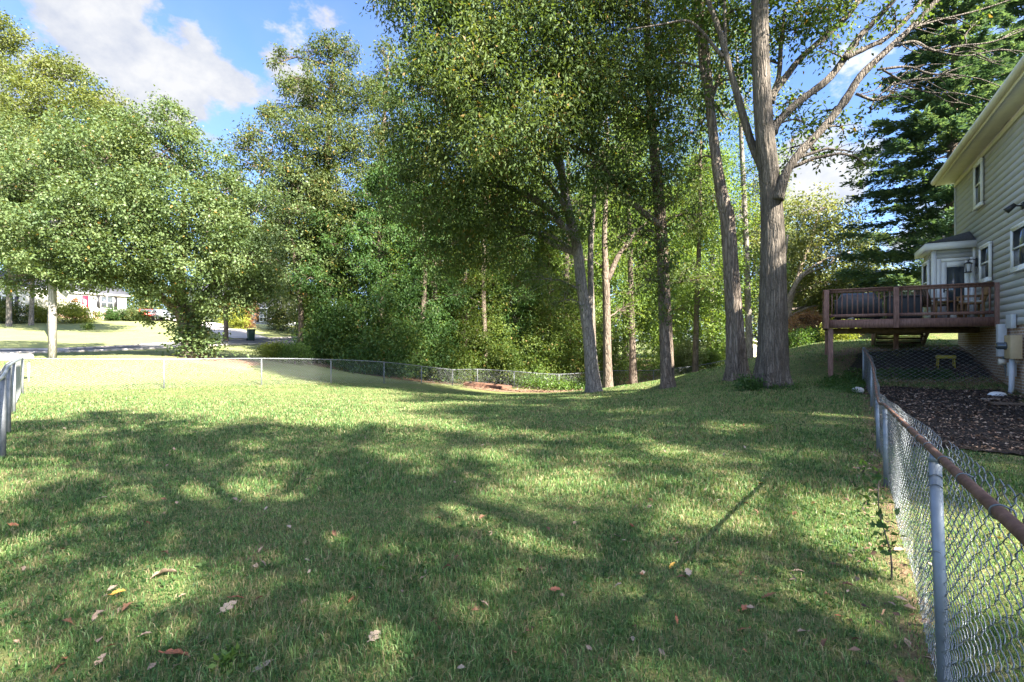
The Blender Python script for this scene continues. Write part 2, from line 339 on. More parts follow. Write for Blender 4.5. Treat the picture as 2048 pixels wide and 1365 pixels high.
# sighted lines of the plan
FENCE_R = [(.33, -.05), XY(1870, 2.3), XY(1770, 5.75), XY(1754.5, 7.4), XY(1743, 10.9), XY(1727, 14.5)]
FENCE_X = [XY(1727, 14.5), (12.93, 13.15)]
FENCE_F = [XY(45, 16.4), XY(328, 19), XY(523, 21.6), XY(662, 24.2), XY(768, 26.8), XY(843, 29.4), XY(905, 32)]
FENCE_B = [XY(905, 32), XY(955, 35), XY(1028, 35.5), XY(1118, 35.5), XY(1222, 36), XY(1307, 37), XY(1392, 38), XY(1450, 38)]
FENCE_L = [XY(45, 16.4), XY(28, 12.0), XY(17, 9.0), XY(6, 7.0), (-5.5, 5.2), (-4.2, 3.6)]
MULCH = [(5.75, 7.6), (7.7, 10.6), (9.9, 13.9), (12.6, 12.4), (13.1, 13.3), (11.0, 9.9), (9.6, 6.5), (7.4, 6.2), (6.6, 7.2)]
FOREST = [XY(560, 33), XY(830, 30.5), XY(905, 33), XY(955, 36), XY(1220, 37), XY(1310, 40), XY(1340, 60), (20, 80), (-14, 90), (-18, 48), (-16, 38)]
# ground sheet: graded grid
def graded(lo, hi, c0, c1, fine, grow=1.09):
    v = list(np.arange(c0, c1, fine)); s = fine; x = v[-1]
    while x < hi: s = min(s * grow, 9); x += s; v.append(x)
    s = fine; x = v[0]; L = []
    while x > lo: s = min(s * grow, 9); x -= s; L.append(x)
    return np.array(L[::-1] + v)
gx = graded(-320, 320, -12, 12, .22); gy = graded(-120, 600, 0, 26, .22)
GX, GY = np.meshgrid(gx, gy); GZ = ground(GX, GY)
nx, ny = len(gx), len(gy)
idx = np.arange(nx * ny).reshape(ny, nx)
Q = np.stack([idx[:-1, :-1], idx[:-1, 1:], idx[1:, 1:], idx[1:, :-1]], -1).reshape(-1, 4)
def softpoly(x, y, poly, n=9, r=.9):
    s = 0
    for k in range(n):
        a = 2 * PI * k / n; s = s + inpoly(x + r * math.cos(a), y + r * math.sin(a), poly)
    return s / n
cov = np.zeros((ny, nx, 4), np.float32); cov[..., 3] = 1
cov[..., 0] = softpoly(GX, GY, FOREST, 9, 1.2)
fdist = (GX + 13.3) * .81 - (GY - 19) * -.0
dl = np.clip(((GY - (19 + (GX + 13.3) * 1.37)) / 6), 0, 1)          # beyond the street-side fence the lawn is drier
cov[..., 1] = dl * (GX < 5)
clay = softpoly(GX, GY, [XY(925, 30), XY(1150, 29), XY(1200, 33), XY(1120, 35.2), XY(930, 34)], 9, .8)
clay = np.maximum(clay, softpoly(GX, GY, [XY(1190, 27), XY(1330, 28), XY(1330, 36), XY(1190, 36)], 9, 1.0) * .8)
clay = np.maximum(clay, softpoly(GX, GY, [XY(400, 25.5), XY(530, 26.5), XY(540, 29.5), XY(300, 27.5)], 9, .8))
fr = np.array(FENCE_R)
dr = np.min([np.abs((GX - a[0]) * (b[1] - a[1]) - (GY - a[1]) * (b[0] - a[0])) / math.hypot(*(b - a)) + 50 * ((GY < a[1] - .2) | (GY > b[1] + .2)) for a, b in zip(fr[:-1], fr[1:])], axis=0)
clay = np.maximum(clay, np.clip(1 - dr / .25, 0, 1) * .7)
under = softpoly(GX, GY, [(9.9, 14.6), (13.2, 12.7), (16, 17.2), (12, 19.6)], 9, .7)
cov[..., 2] = np.maximum(clay, under)
def lawn_shader(t):
    p = pos(t); cv = t.node('ShaderNodeVertexColor', {'layer_name': 'cover'}).outputs[0]
    sp = t.node('ShaderNodeSeparateColor', None, Color=cv)
    n1 = t.noise(p, .55, 5, .6); n2 = t.noise(p, 5, 5, .65); n3 = t.noise(p, 42, 4, .7)
    g = t.mix(t.mr(n3, .25, .75), (.036, .056, .017), (.140, .185, .058))
    g = t.mix(t.mr(n2, .38, .68), g, t.mix(n3, (.11, .12, .042), (.24, .23, .095)))
    g = t.mix(t.mr(n1, .52, .72, 0, .35), g, (.175, .165, .07))
    dry = t.mix(n3, (.17, .205, .075), (.32, .325, .145))
    g = t.mix(t.math('MULTIPLY', sp.outputs[1], t.mr(n1, .2, .7, .5, .95)), g, dry)
    litter = t.mix(t.mr(n3, .3, .7), (.045, .028, .016), (.19, .115, .065))
    g = t.mix(t.mr(t.math('ADD', sp.outputs[0], t.math('MULTIPLY', t.math('SUBTRACT', n2, .5), .8)), .35, .65), g, litter)
    dirt = t.mix(t.mr(n3, .3, .7), (.10, .058, .036), (.31, .19, .125))
    g = t.mix(t.mr(t.noise(p, 2.1, 5, .65), .58, .70, 0, .8), g, dirt)
    g = t.mix(t.mr(t.math('ADD', sp.outputs[2], t.math('MULTIPLY', t.math('SUBTRACT', n2, .5), 1.1)), .4, .75), g, dirt)
    return pbsdf(t, g, .9, .15, 0, bump(t, t.math('ADD', n3, t.math('MULTIPLY', n2, .6)), .9, .04))
M['lawn'] = mat('lawn_ground', lawn_shader)
lawn = mesh_np('lawn', np.stack([GX, GY, GZ], -1), [Q], M['lawn'], None, True); tag(lawn, kind='structure')
ca = lawn.data.color_attributes.new('cover', 'FLOAT_COLOR', 'POINT'); ca.data.foreach_set('color', cov.reshape(-1))
# road, driveway: strips draped on the ground
def strip(name, cl, width, m, lift, n=60, across=5):
    c = catmull([(x, y, 0) for x, y in cl], n)[:, :2]; T = np.gradient(c, axis=0); T /= np.linalg.norm(T, axis=1)[:, None]; Nn = np.stack([-T[:, 1], T[:, 0]], 1)
    V = np.stack([c + Nn * (width * (k / (across - 1) - .5)) for k in range(across)], 1); Z = ground(V[..., 0], V[..., 1]) + lift
    V = np.concatenate([V, Z[..., None]], -1); i = np.arange(len(c) * across).reshape(len(c), across)
    q = np.stack([i[:-1, :-1], i[1:, :-1], i[1:, 1:], i[:-1, 1:]], -1).reshape(-1, 4)
    return mesh_np(name, V, [q[:, ::-1]], m, None, True)
ROAD = [(-46, 6), XY(-120, 29), XY(60, 31.5), XY(270, 36), XY(500, 44), XY(620, 52), (-16, 70), (-4, 110)]
tag(strip('road', ROAD, 4.6, M['asphalt'], .03), kind='structure')
def offset_line(cl, d):
    c = catmull([(x, y, 0) for x, y in cl], 30)[:, :2]; T = np.gradient(c, axis=0); T /= np.linalg.norm(T, axis=1)[:, None]
    return c + np.stack([-T[:, 1], T[:, 0]], 1) * d
def kerb(name, cl):
    k = MB(); pts = [(x, y, gz(x, y) + .05) for x, y in cl]
    for a, b in zip(pts[:-1], pts[1:]): k.beam(a, b, .16, .16)
    return tag(k.build(name, M['concrete']), kind='structure')
kerb('kerb', offset_line(ROAD, 2.4)[20:170:3]); kerb('kerb', offset_line(ROAD, -2.4)[20:170:3])
tag(strip('driveway', [XY(505, 48.5), XY(470, 53), XY(430, 60), XY(380, 66), XY(300, 69)], 3.4, M['concrete'], .05), kind='structure')
# ---------------------------------------------------------------- chain link fences
def strands(mb, A, B, zb, zt, pitch, step, r, helix, rng, jit=0.0, sides=4):
    """zigzag wires between plan points A and B; zb, zt: bottom and top height at A and B"""
    A = np.array(A, float); B = np.array(B, float); L = np.linalg.norm(B - A); t = (B - A) / L; nrm = np.array([-t[1], t[0]])
    n = max(2, int(L / pitch)); H = max(zt[0] - zb[0], zt[1] - zb[1]); m = int(H / step); sub = 3 if helix else 1
    k = np.arange(m * sub + 1); j = k / sub; tri = np.abs((j % 2) - 1)                   # 1..0..1
    if helix: tri = .5 + .5 * np.sign(tri - .5) * np.abs(2 * tri - 1) ** .75
    i = np.arange(n)[:, None]; ph = (i % 2)
    xx = (i + np.where(ph == 0, 1 - tri[None], tri[None])) * pitch
    if jit: xx = xx + jit * np.sin(j[None] * 1.7 + rng.uniform(0, 6, (n, 1))) + rng.normal(0, jit * .4, xx.shape)
    fr = np.clip(xx / L, 0, 1); z0 = zb[0] + (zb[1] - zb[0]) * fr; z1 = zt[0] + (zt[1] - zt[0]) * fr
    z = z1 - j[None] * step * (z1 - z0) / H
    off = (np.sin(j[None] * PI + PI / 2 * 0) * (1 - 2 * ph)) * (.006 if helix else 0) + ((xx * 0) if not jit else jit * .8 * np.sin(xx * 3 + z * 2))
    Pn = np.stack([A[0] + t[0] * xx + nrm[0] * off, A[1] + t[1] * xx + nrm[1] * off, z], -1)
    ang = np.arange(sides) / sides * 2 * PI
    cs = np.stack([np.cos(ang)[:, None] * np.array([t[0], t[1], .0]) + np.sin(ang)[:, None] * np.array([nrm[0], nrm[1], .0])], 0)[0] * r
    V = Pn[:, :, None] + cs[None, None]; K = len(k)
    base = (np.arange(n)[:, None, None] * K + np.arange(K - 1)[None, :, None]) * sides; s = np.arange(sides)[None, None]; s2 = (s + 1) % sides
    q = np.stack([base + s, base + s2, base + sides + s2, base + sides + s], -1).reshape(-1, 4); mb.add(V.reshape(-1, 3), q)
def fence(name, pts, tops, label, r_post, rail, near=False, pitch=.06, wr=.0022, over=.02, tie=False, jit=0.0, group='chain link fences', first=True, lean=None, railmat=None, postz=.0):
    """pts plan points, tops top-rail heights (absolute)"""
    root = empty(name, (pts[0][0], pts[0][1], gz(*pts[0])), 0, label, 'fence', group); inv = Vector(root.location); rng = np.random.default_rng(int(abs(pts[0][0]) * 100))
    zs = [gz(*p) for p in pts]; loc = lambda p: (p[0] - inv.x, p[1] - inv.y, p[2] - inv.z)
    for k, (p, zt, zg) in enumerate(zip(pts, tops, zs)):
        lx, ly = (lean[k] if lean and k in lean else (0, 0))
        b = MB(); top = (p[0], p[1], zt + postz); bot = (p[0] + lx, p[1] + ly, zg - .12)
        b.tube([loc(bot), loc(top)], r_post, 14)
        b.tube([loc((top[0], top[1], top[2] - .005)), loc((top[0], top[1], top[2] + .028))], [r_post * 1.12, r_post * .75], 14)
        b.build('post', M['steel' if near else 'darksteel'], root, True)
    if rail:
        b = MB(); line = [loc((p[0], p[1], z + .035)) for p, z in zip(pts, tops)]
        b.tube(catmull(line, 5), rail, 14); b.build('top_rail', railmat or M['darksteel'], root, True)
    b = MB()
    for (a, c, za, zc, ta, tc) in zip(pts[:-1], pts[1:], zs[:-1], zs[1:], tops[:-1], tops[1:]):
        A = np.array(a); B = np.array(c); t = (B - A) / np.linalg.norm(B - A); off = np.array([t[1], -t[0]]) * (r_post + .006)
        A2 = A + off - [inv.x, inv.y]; B2 = B + off - [inv.x, inv.y]; up = rail or 0
        d = A.mean() * 0
        strands(b, A2, B2, (za - inv.z + .01, zc - inv.z + .01), (ta - inv.z + up + .035 + over, tc - inv.z + up + .035 + over), pitch, pitch * .62, wr, near, rng, jit, 5 if near else 3)
    b.build('wire_mesh', M['wire' if rail and near else 'palewire'], root)
    if tie:
        for (a, c, ta, tc) in zip(pts[:-1], pts[1:], tops[:-1], tops[1:]):
            A = Vector((a[0], a[1], ta + .035)); B = Vector((c[0], c[1], tc + .035)); d = (B - A); n = int(d.length / .42); dn = d.normalized(); s = dn.cross(Vector((0, 0, 1))).normalized(); up = s.cross(dn)
            for k in range(n):
                c0 = A + d * ((k + .35 + rng.uniform(-.15, .15)) / n) - inv; rr = rail + .004
                ring = [c0 + dn * (.03 * (q / 14 - .5)) + (s * math.cos(q / 14 * 5.6 - .3) + up * math.sin(q / 14 * 5.6 - .3)) * (rr * (1.0 if 2 < q < 13 else 1.25)) for q in range(15)]
                b = MB(); b.tube(ring, .0026, 5); b.build('tie_wire', M['wire'], root)
        for k, (p, z) in enumerate(zip(pts, tops)):
            for dz in (.07, .115, .42):
                ring = [(p[0] - inv.x + (r_post + .003) * math.cos(q / 12 * 2 * PI), p[1] - inv.y + (r_post + .003) * math.sin(q / 12 * 2 * PI), z - dz - inv.z + .012 * math.sin(q)) for q in range(13)]
                b = MB(); b.tube(ring, .0026, 5); b.build('tie_wire', M['wire'], root)
    return root
def topz(u, v, D): return EYE + (682.5 - v) / F * D
tR = [1.335, topz(1870, 921, 2.3), topz(1770, 817, 5.75), topz(1754.5, 800, 7.4), topz(1743, 729, 10.9), topz(1727, 701, 14.5)]
fence('chain_link_fence', FENCE_R, tR, 'near chain link fence with rusty top rail leading to the wooden deck', .0245, .0165, True, .058, .0018, .05, True, .011,
      lean={1: (.035, -.02), 2: (.03, .02), 3: (.02, .0)}, railmat=M['rust'])
fence('chain_link_fence', FENCE_X, [topz(1727, 701, 14.5), topz(2001, 692, 13.2)], 'short chain link fence between the deck corner and the brick house wall', .03, 0, True, .085, .0034, .0, lean={1: (.14, -.05)}, postz=.06)
fence('chain_link_fence', FENCE_F, [topz(45, 720, 16.4), topz(328, 721, 19), topz(523, 719, 21.6), topz(662, 721, 24.2), topz(768, 726, 26.8), topz(843, 734, 29.4), topz(905, 741, 32)],
      'long chain link fence across the sunny lawn on the street side', .028, .020, False, .062, .0030, .03)
fence('chain_link_fence', FENCE_B, [topz(905, 741, 32), topz(955, 740, 35), topz(1028, 744, 35.5), topz(1118, 750, 35.5), topz(1222, 743, 36), topz(1307, 742, 37), topz(1392, 733, 38), topz(1450, 722, 38)],
      'chain link fence in front of the woods behind the grey tree trunks', .028, .020, False, .066, .0030, .02)
fence('chain_link_fence', FENCE_L, [topz(45, 719, 16.4), topz(28, 728, 12), topz(17, 738, 9), topz(6, 758, 7), 1.18, 1.2], 'chain link fence seen edge on beside the unidentified white shape', .034, .024, False, .06, .0026, .03, False, 0, railmat=M['steel'])

# ---------------------------------------------------------------- trees
def leaves(centers, spread, per, L, Wr, rng, up=.9, droop=.15, flat=.6, lvar=.35):
    """leaf quads scattered round cluster centres"""
    n = len(centers) * per
    c = np.repeat(centers, per, 0); sp = np.repeat(np.broadcast_to(spread, len(centers)), per)[:, None]
    p = c + rng.normal(0, 1, (n, 3)) * sp * np.array([1, 1, flat])
    out = p - c; out /= np.linalg.norm(out, axis=1)[:, None] + 1e-6
    a = out * .7 + rng.normal(0, .6, (n, 3)); a[:, 2] -= droop * 2; a /= np.linalg.norm(a, axis=1)[:, None]
    nn = rng.normal(0, .7, (n, 3)); nn[:, 2] += up; nn -= a * (nn * a).sum(1)[:, None]; nn /= np.linalg.norm(nn, axis=1)[:, None] + 1e-6
    s = np.cross(nn, a); l = L * (1 + rng.uniform(-lvar, lvar, (n, 1))); wd = l * Wr * .5; f = l * .08
    V = np.stack([p, p + a * l * .45 + s * wd + nn * f, p + a * l - nn * f * 1.2, p + a * l * .45 - s * wd + nn * f], 1)
    return V.reshape(-1, 3)
def leaf_obj(name, Vs, m, parent):
    V = np.concatenate(Vs); q = np.arange(len(V)).reshape(-1, 4); return mesh_np(name, V, [q], m, parent)
def fill(rng, c, R, n, hollow=.45, lump=.28):
    """cluster centres in an uneven ellipsoid, denser to its skin"""
    d = rng.normal(0, 1, (n, 3)); d /= np.linalg.norm(d, axis=1)[:, None]
    ph = rng.uniform(0, 6.28, 6)
    k = 1 + lump * (np.sin(3 * d[:, 0] + ph[0]) * np.sin(4 * d[:, 2] + ph[1]) + .6 * np.sin(7 * d[:, 1] + ph[2]) * np.sin(6 * d[:, 0] + ph[3]))
    r = hollow + (1 - hollow) * np.sqrt(rng.uniform(0, 1, n))
    return np.asarray(c)[None] + d * (r * k)[:, None] * np.asarray(R)[None]
def limb_pts(a, b, rng, sag=.1, n=7):
    a = np.asarray(a, float); b = np.asarray(b, float); L = np.linalg.norm(b - a); t = np.linspace(0, 1, n)[:, None]
    w = np.cumsum(rng.normal(0, L * .022, (n, 3)), 0) * np.sin(t * PI); 
    return a + (b - a) * t + np.array([0, 0, 1]) * L * sag * np.sin(t * PI) + w
DENS = 2.1
def tree(name, label, trunk, lobes, m_leaf, m_bark, seed, L=.13, Wr=.5, per=26, k=11, limbs=(), base=None, group='trees of the yard and woods', cat='tree', wob=None, sides=14, up=.9, droop=.15,
         twig=.022, spread=.34, hollow=.45, extra=None, autolimb=True, tsub=6):
    """trunk: [(xyz, radius)]; lobes: [(xyz, R or (rx,ry,rz), density)]"""
    rng = np.random.default_rng(seed); base = Vector(base or trunk[0][0]); b = np.array(base)
    root = empty(name, base, 0, label, cat, group); mb = MB()
    tp = catmull([np.array(p) - b for p, r in trunk], tsub); tr = np.interp(np.linspace(0, len(trunk) - 1, len(tp)), range(len(trunk)), [r for p, r in trunk]) * (.87 if wob else 1)
    if wob:
        ph = rng.uniform(0, 6.28, 4); th = np.arange(sides)[None] / sides * 2 * PI; zz = np.arange(len(tp))[:, None]
        W = 1 + wob * (rng.normal(0, .55, (len(tp), sides)) * .5 + np.sin(th * 7 + ph[0] + .35 * np.sin(zz * .3)) * .45 + np.sin(th * 13 + ph[1] + .6 * np.sin(zz * .21)) * .35 + .6 * np.sin(2 * th + ph[2] + zz * .08))
        fl = np.exp(-np.clip(tp[:, 2] - .1, 0, None) / .35)[:, None] * np.maximum(0, np.sin(th * 5 + ph[3])) ** 1.5 * .38; W = W * (1 + fl)
    else: W = None
    mb.tube(tp, tr, sides, True, W)
    for lp in limbs:
        q = catmull([np.array(p) - b for p, r in lp], 5); mb.tube(q, np.interp(np.linspace(0, len(lp) - 1, len(q)), range(len(lp)), [r for p, r in lp]) * (1 + rng.normal(0, .05, len(q))), 9)
    segs = [tp] + [catmull([np.array(p) - b for p, r in lp], 5) for lp in limbs]; allp = np.concatenate(segs)
    Vs = []
    for c, R, dn in lobes:
        R = np.array([R, R, R * .85]) if np.isscalar(R) else np.array(R); c = np.array(c) - b; Rm = R.mean()
        n = max(3, int(k * DENS * dn * (R[0] * R[1] * R[2]) ** (2 / 3) * 2.0)); cc = fill(rng, c, R, n, hollow)
        Vs.append(leaves(cc, spread * min(1, .5 + Rm * .3), per, L, Wr, rng, up, droop))
        if autolimb:
            low = allp[allp[:, 2] < c[2] - Rm * .3]; low = low if len(low) else allp
            a = low[np.argmin(((low - c) ** 2).sum(1) + 0.0)]; lp = limb_pts(a, c, rng); r0 = min(.02 + .018 * np.linalg.norm(c - a), tr.max() * .45)
            mb.tube(lp, np.linspace(r0, r0 * .4, len(lp)), 6)
            for q in cc[:: max(1, len(cc) // 14)]:
                l2 = limb_pts(lp[rng.integers(3, 7)], q, rng, .05, 5); mb.tube(l2, np.linspace(twig, twig * .3, 5), 4, False)
    mb.build('trunk', m_bark, root, True)
    if extra: Vs += extra(b, rng)
    if Vs: leaf_obj('crown', Vs, m_leaf, root)
    return root
def px_line(pts, D, s=1.0):
    """[(u,v,width px)] -> [(xyz, radius)] at distance D (or (u,v,w,D))"""
    return [(P(q[0], q[1], q[3] if len(q) > 3 else D), q[2] / 2 / F * (q[3] if len(q) > 3 else D) * s) for q in pts]
def px_lobes(l): return [(P(u, v, D), (r / F * D if np.isscalar(r) else tuple(x / F * D for x in r)), dn) for u, v, D, r, dn in l]
def gen_lobes(x, y, z, H, cb, R, n, rng, top=.55, dn=1.0, ls=1.0):
    out = []
    for i in range(n):
        f = (i + .5) / n; h = cb + (H - cb) * f; env = R * (math.sin(PI * min(1, (f * .86 + .14))) ** top) * (1 if f < .9 else .8)
        env *= rng.uniform(.65, 1.2); a = i * 2.4 + rng.uniform(-.6, .6); rr = env * rng.uniform(.3, .8); r = R * rng.uniform(.34, .52) * (1 - .35 * f) * ls
        out.append(((x + rr * math.cos(a), y + rr * math.sin(a), z + h), (r, r, r * rng.uniform(.7, 1.0)), dn))
    return out
def auto_tree(name, label, u, D, vtop, wpx, crownpx, cbv, m_leaf, m_bark, seed, n=16, lean=0, x=None, **kw):
    rng = np.random.default_rng(seed + 500); px, py = XY(u, D); g = gz(px, py); H = topz(u, vtop, D) - g; cb = max(.5, topz(u, cbv, D) - g); r = wpx / 2 / F * D
    R = crownpx / F * D; dx = rng.uniform(-1, 1, 4) * .012 * H
    trunk = [((px, py, g - .2), r * 1.5), ((px + dx[0] * .1, py, g + .5), r * 1.05), ((px + dx[0], py + dx[1], g + H * .3), r * .82), ((px + dx[0] + dx[2] + lean, py, g + H * .6), r * .55), ((px + dx[3] + lean * 2, py + dx[1], g + H * .95), r * .15)]
    return tree(name, label, trunk, gen_lobes(px + lean, py, g, H, cb, R, n, rng, dn=kw.pop('dn', 1.0), ls=kw.pop('ls', 1.0)), m_leaf, m_bark, seed, **kw)
def copy_tree(src, x, y, rot, sc, label, group=None):
    r = src.copy(); C.objects.link(r); r.location = (x, y, gz(x, y) - .1); r.rotation_euler = (0, 0, rot); r.scale = (sc, sc, sc * 1.0); r['label'] = label
    if group: r['group'] = group
    for ch in src.children:
        c = ch.copy(); C.objects.link(c); c.parent = r
    return r
Lt = lambda *a: px_line(*a)
# --- the big oak beside the deck
D0 = 14.2
oak_tr = [(P(1546, 785, D0), .60), (P(1545, 764, D0), .60), (P(1545, 735, D0), .54), (P(1546, 690, D0), .49), (P(1546, 640, D0), .45), (P(1546, 500, D0), .385), (P(1541, 380, D0), .335), (P(1528, 250, D0), .31),
          (P(1522, 130, D0), .285), (P(1520, 0, D0), .27), (P(1524, -160, D0), .24), (P(1510, -330, D0), .19), (P(1520, -520, D0), .10), (P(1515, -640, D0), .03)]
oak_limbs = [
    px_line([(1556, 400, 22), (1566, 365, 19), (1577, 338, 17), (1600, 306, 16), (1645, 258, 15), (1690, 202, 16), (1722, 152, 14), (1775, 100, 12), (1830, 48, 11), (1885, -10, 9), (1990, -110, 5)], D0 - .3),
    px_line([(1545, 268, 17), (1560, 240, 15), (1600, 202, 15), (1655, 160, 14), (1690, 116, 13), (1718, 75, 12), (1760, 32, 10), (1800, -15, 8), (1880, -120, 4)], D0 + .3),
    px_line([(1688, 118, 11), (1735, 95, 10), (1775, 75, 10), (1815, 36, 9), (1850, -5, 8), (1930, -90, 4)], D0 + .2),
    px_line([(1540, 205, 16), (1552, 180, 14), (1575, 150, 13), (1600, 118, 12), (1645, 78, 12), (1690, 38, 10), (1720, 0, 8), (1780, -80, 4)], D0 + .8),
    px_line([(1545, 190, 10), (1558, 150, 9), (1562, 90, 8), (1570, 20, 6)], D0 + 1),
    px_line([(1530, 345, 18), (1508, 300, 15), (1490, 245, 14), (1470, 175, 13), (1452, 110, 12), (1438, 60, 11), (1415, 0, 9), (1380, -110, 5)], D0 + .4),
    px_line([(1446, 115, 8), (1425, 90, 7), (1400, 60, 6), (1372, 42, 5), (1320, 50, 4), (1255, 60, 2)], D0 + .4),
    px_line([(1452, 110, 8), (1450, 60, 7), (1448, -20, 5)], D0 + .4)]
def twigs(seed):
    rng = np.random.default_rng(seed); out = []
    for base in ([(1790, 92, 6), (1830, 84, 5.5), (1868, 102, 5), (1920, 92, 4), (1985, 84, 3), (2060, 55, 2)], [(1755, 140, 5), (1815, 134, 4.5), (1860, 148, 4), (1905, 150, 3), (1960, 158, 1.6)], [(1712, 188, 6), (1745, 200, 5), (1772, 196, 4), (1800, 165, 3), (1850, 158, 2.5), (1930, 150, 1.4)],
                 [(1765, 140, 4), (1800, 160, 3.4), (1850, 184, 3), (1915, 186, 1.5)], [(1826, 56, 4), (1880, 40, 3.5), (1960, 20, 3), (2050, -10, 2)], [(1868, 102, 3), (1930, 112, 2.5), (2000, 100, 2), (2050, 104, 1.2)], [(1790, 165, 3.4), (1760, 190, 3), (1740, 215, 2)]):
        out.append(px_line(base, D0 - .6))
        for k in range(7):
            i = rng.integers(1, len(base)); u, v, w_ = base[i - 1]; u2, v2, _ = base[i]; f = rng.random(); a = (u + (u2 - u) * f, v + (v2 - v) * f); l = rng.uniform(25, 75); d = rng.choice([-1, 1]) * rng.uniform(.15, 1)
            out.append(px_line([(a[0], a[1], 2.2), (a[0] + l * .5, a[1] + d * l * .3 + rng.uniform(-5, 5), 1.7), (a[0] + l, a[1] + d * l * .5 + rng.uniform(-8, 8), .8)], D0 - .6 + rng.uniform(-.3, .3)))
    return out
oak_lobes = px_lobes([(1600, 12, 14.6, 70, .8), (1655, 20, 14.6, 62, .8), (1700, 12, 14.8, 45, .6), (1640, 95, 14.3, 48, .55), (1570, 60, 15.2, 55, .7), (1480, 20, 15, 70, .9), (1420, 20, 15.5, 70, .9), (1600, 240, 14.6, 42, .5), (1650, 222, 14.6, 40, .5),
                      (1580, 300, 14.6, 40, .6), (1625, 300, 14.4, 34, .5), (1690, 255, 14.2, 38, .5), (1735, 225, 14.2, 32, .4), (1705, 305, 13.9, 34, .55), (1730, 330, 13.9, 22, .5), (1770, 160, 14, 34, .3), (1440, 170, 15.6, 60, .7), (1490, 120, 15.6, 50, .6),
                      (1565, 215, 15.2, 40, .5), (1790, 20, 14, 40, .3), (1755, 50, 15, 45, .4), (1850, 40, 13.6, 40, .18), (1930, 70, 13.6, 40, .15),
                      (1420, -110, 15, 110, .7), (1560, -130, 14, 120, .6), (1700, -120, 14, 110, .5), (1500, -330, 14.5, 150, .4), (1640, -300, 13, 140, .4), (1540, -520, 14.2, 130, .4), (1860, -120, 13.5, 90, .4)])
tree('oak_tree', 'large oak with furrowed grey trunk and spreading limbs beside the deck', [(p, r * .92) for p, r in oak_tr], oak_lobes, M['lf_oak'], M['oak_bark'], 11, L=.135, Wr=.5, per=20, k=15, limbs=oak_limbs + twigs(3), wob=.045, sides=52, spread=.26, tsub=14, twig=.012)
# --- three more tall trees on the lawn
tree('tall_tree', 'tall tree with pale peeling bark and a kinked trunk next to the large oak', px_line([(1477, 765, 54), (1476, 750, 46), (1474, 720, 43), (1469, 640, 35), (1461, 520, 31), (1455, 440, 31), (1448, 410, 30), (1440, 370, 26), (1430, 300, 22), (1421, 220, 20), (1413, 120, 17), (1404, 40, 14), (1395, -80, 11), (1385, -250, 7), (1380, -380, 2)], 16.5),
     px_lobes([(1370, 60, 17, 70, .8), (1400, -40, 17, 90, .8), (1330, 130, 17, 55, .7), (1440, 60, 17.5, 50, .6), (1400, 260, 18, 45, .6), (1375, -200, 17, 170, .7), (1440, -330, 17, 150, .7), (1390, 330, 18, 40, .5), (1460, 240, 18, 40, .4)]), M['lf_oak'], M['pale_bark'], 12, L=.13, per=20, k=13,
     limbs=[px_line([(1421, 215, 10), (1405, 150, 9), (1398, 80, 7), (1390, 0, 5)], 16.5), px_line([(1424, 195, 9), (1442, 140, 8), (1448, 80, 6), (1462, 20, 4)], 16.7)], wob=.10, sides=30, spread=.28, tsub=8, twig=.012)
T3 = px_line([(1336, 800, 50), (1336, 783, 42), (1335, 750, 32), (1331, 640, 28), (1327, 560, 26), (1324, 480, 25), (1316, 380, 24), (1308, 300, 20), (1299, 180, 16), (1295, 60, 14), (1293, -60, 11), (1290, -220, 7), (1285, -340, 2)], 18.5)
ivy3 = lambda b, rng: [leaves(np.array([tuple(P(1328 + rng.normal(0, 11), v, 18.2 + rng.uniform(-.3, .4))) for v in rng.uniform(430, 650, 90)]) - b, .13, 12, .10, .8, rng)]
can3 = px_lobes([(1200, 80, 18, 125, 1.0), (1300, 20, 18.6, 120, .8), (1245, 190, 17.6, 105, 1.0), (1345, 215, 18, 85, .7), (1180, 230, 18, 85, .9), (1375, 110, 19, 85, .7), (1290, 330, 18, 85, .9), (1225, 400, 18.2, 75, .8), (1355, 395, 18.4, 62, .6), (1270, 470, 18.5, 55, .6), (1330, 520, 18.6, 42, .7), (1400, 430, 19, 45, .5),
                 (1130, -20, 17.5, 120, .9), (1240, -140, 18, 170, .8), (1330, -260, 18.5, 170, .7), (1180, 330, 18.4, 60, .8), (1390, 560, 19, 40, .4), (1290, 560, 18.4, 35, .4)])
tree('willow_oak', 'tall dark trunked tree with ivy leaves on its bark, second trunk from the large oak', T3, can3, M['lf_willow'], M['brown_bark'], 13, L=.15, Wr=.36, per=24, k=18, droop=.35, wob=.08, sides=26, spread=.24, twig=.012, extra=ivy3,
     limbs=[px_line([(1322, 452, 14), (1290, 428, 12), (1252, 393, 11), (1215, 345, 10), (1180, 308, 8), (1120, 290, 7), (1080, 310, 4)], 18.2), px_line([(1325, 478, 9), (1300, 462, 8), (1270, 460, 6), (1240, 475, 4)], 18.3), px_line([(1296, 40, 8), (1260, 38, 6), (1200, 28, 5), (1130, 10, 3)], 18.3), px_line([(1310, 300, 7), (1340, 290, 5), (1385, 262, 3)], 18.6)])
T4 = px_line([(1190, 800, 48), (1189, 783, 40), (1184, 740, 32), (1176, 660, 27), (1163, 570, 25), (1155, 500, 23), (1143, 450, 22), (1130, 390, 19), (1118, 310, 16), (1108, 240, 14), (1095, 120, 11), (1085, 0, 8), (1075, -150, 4), (1070, -260, 2)], 21)
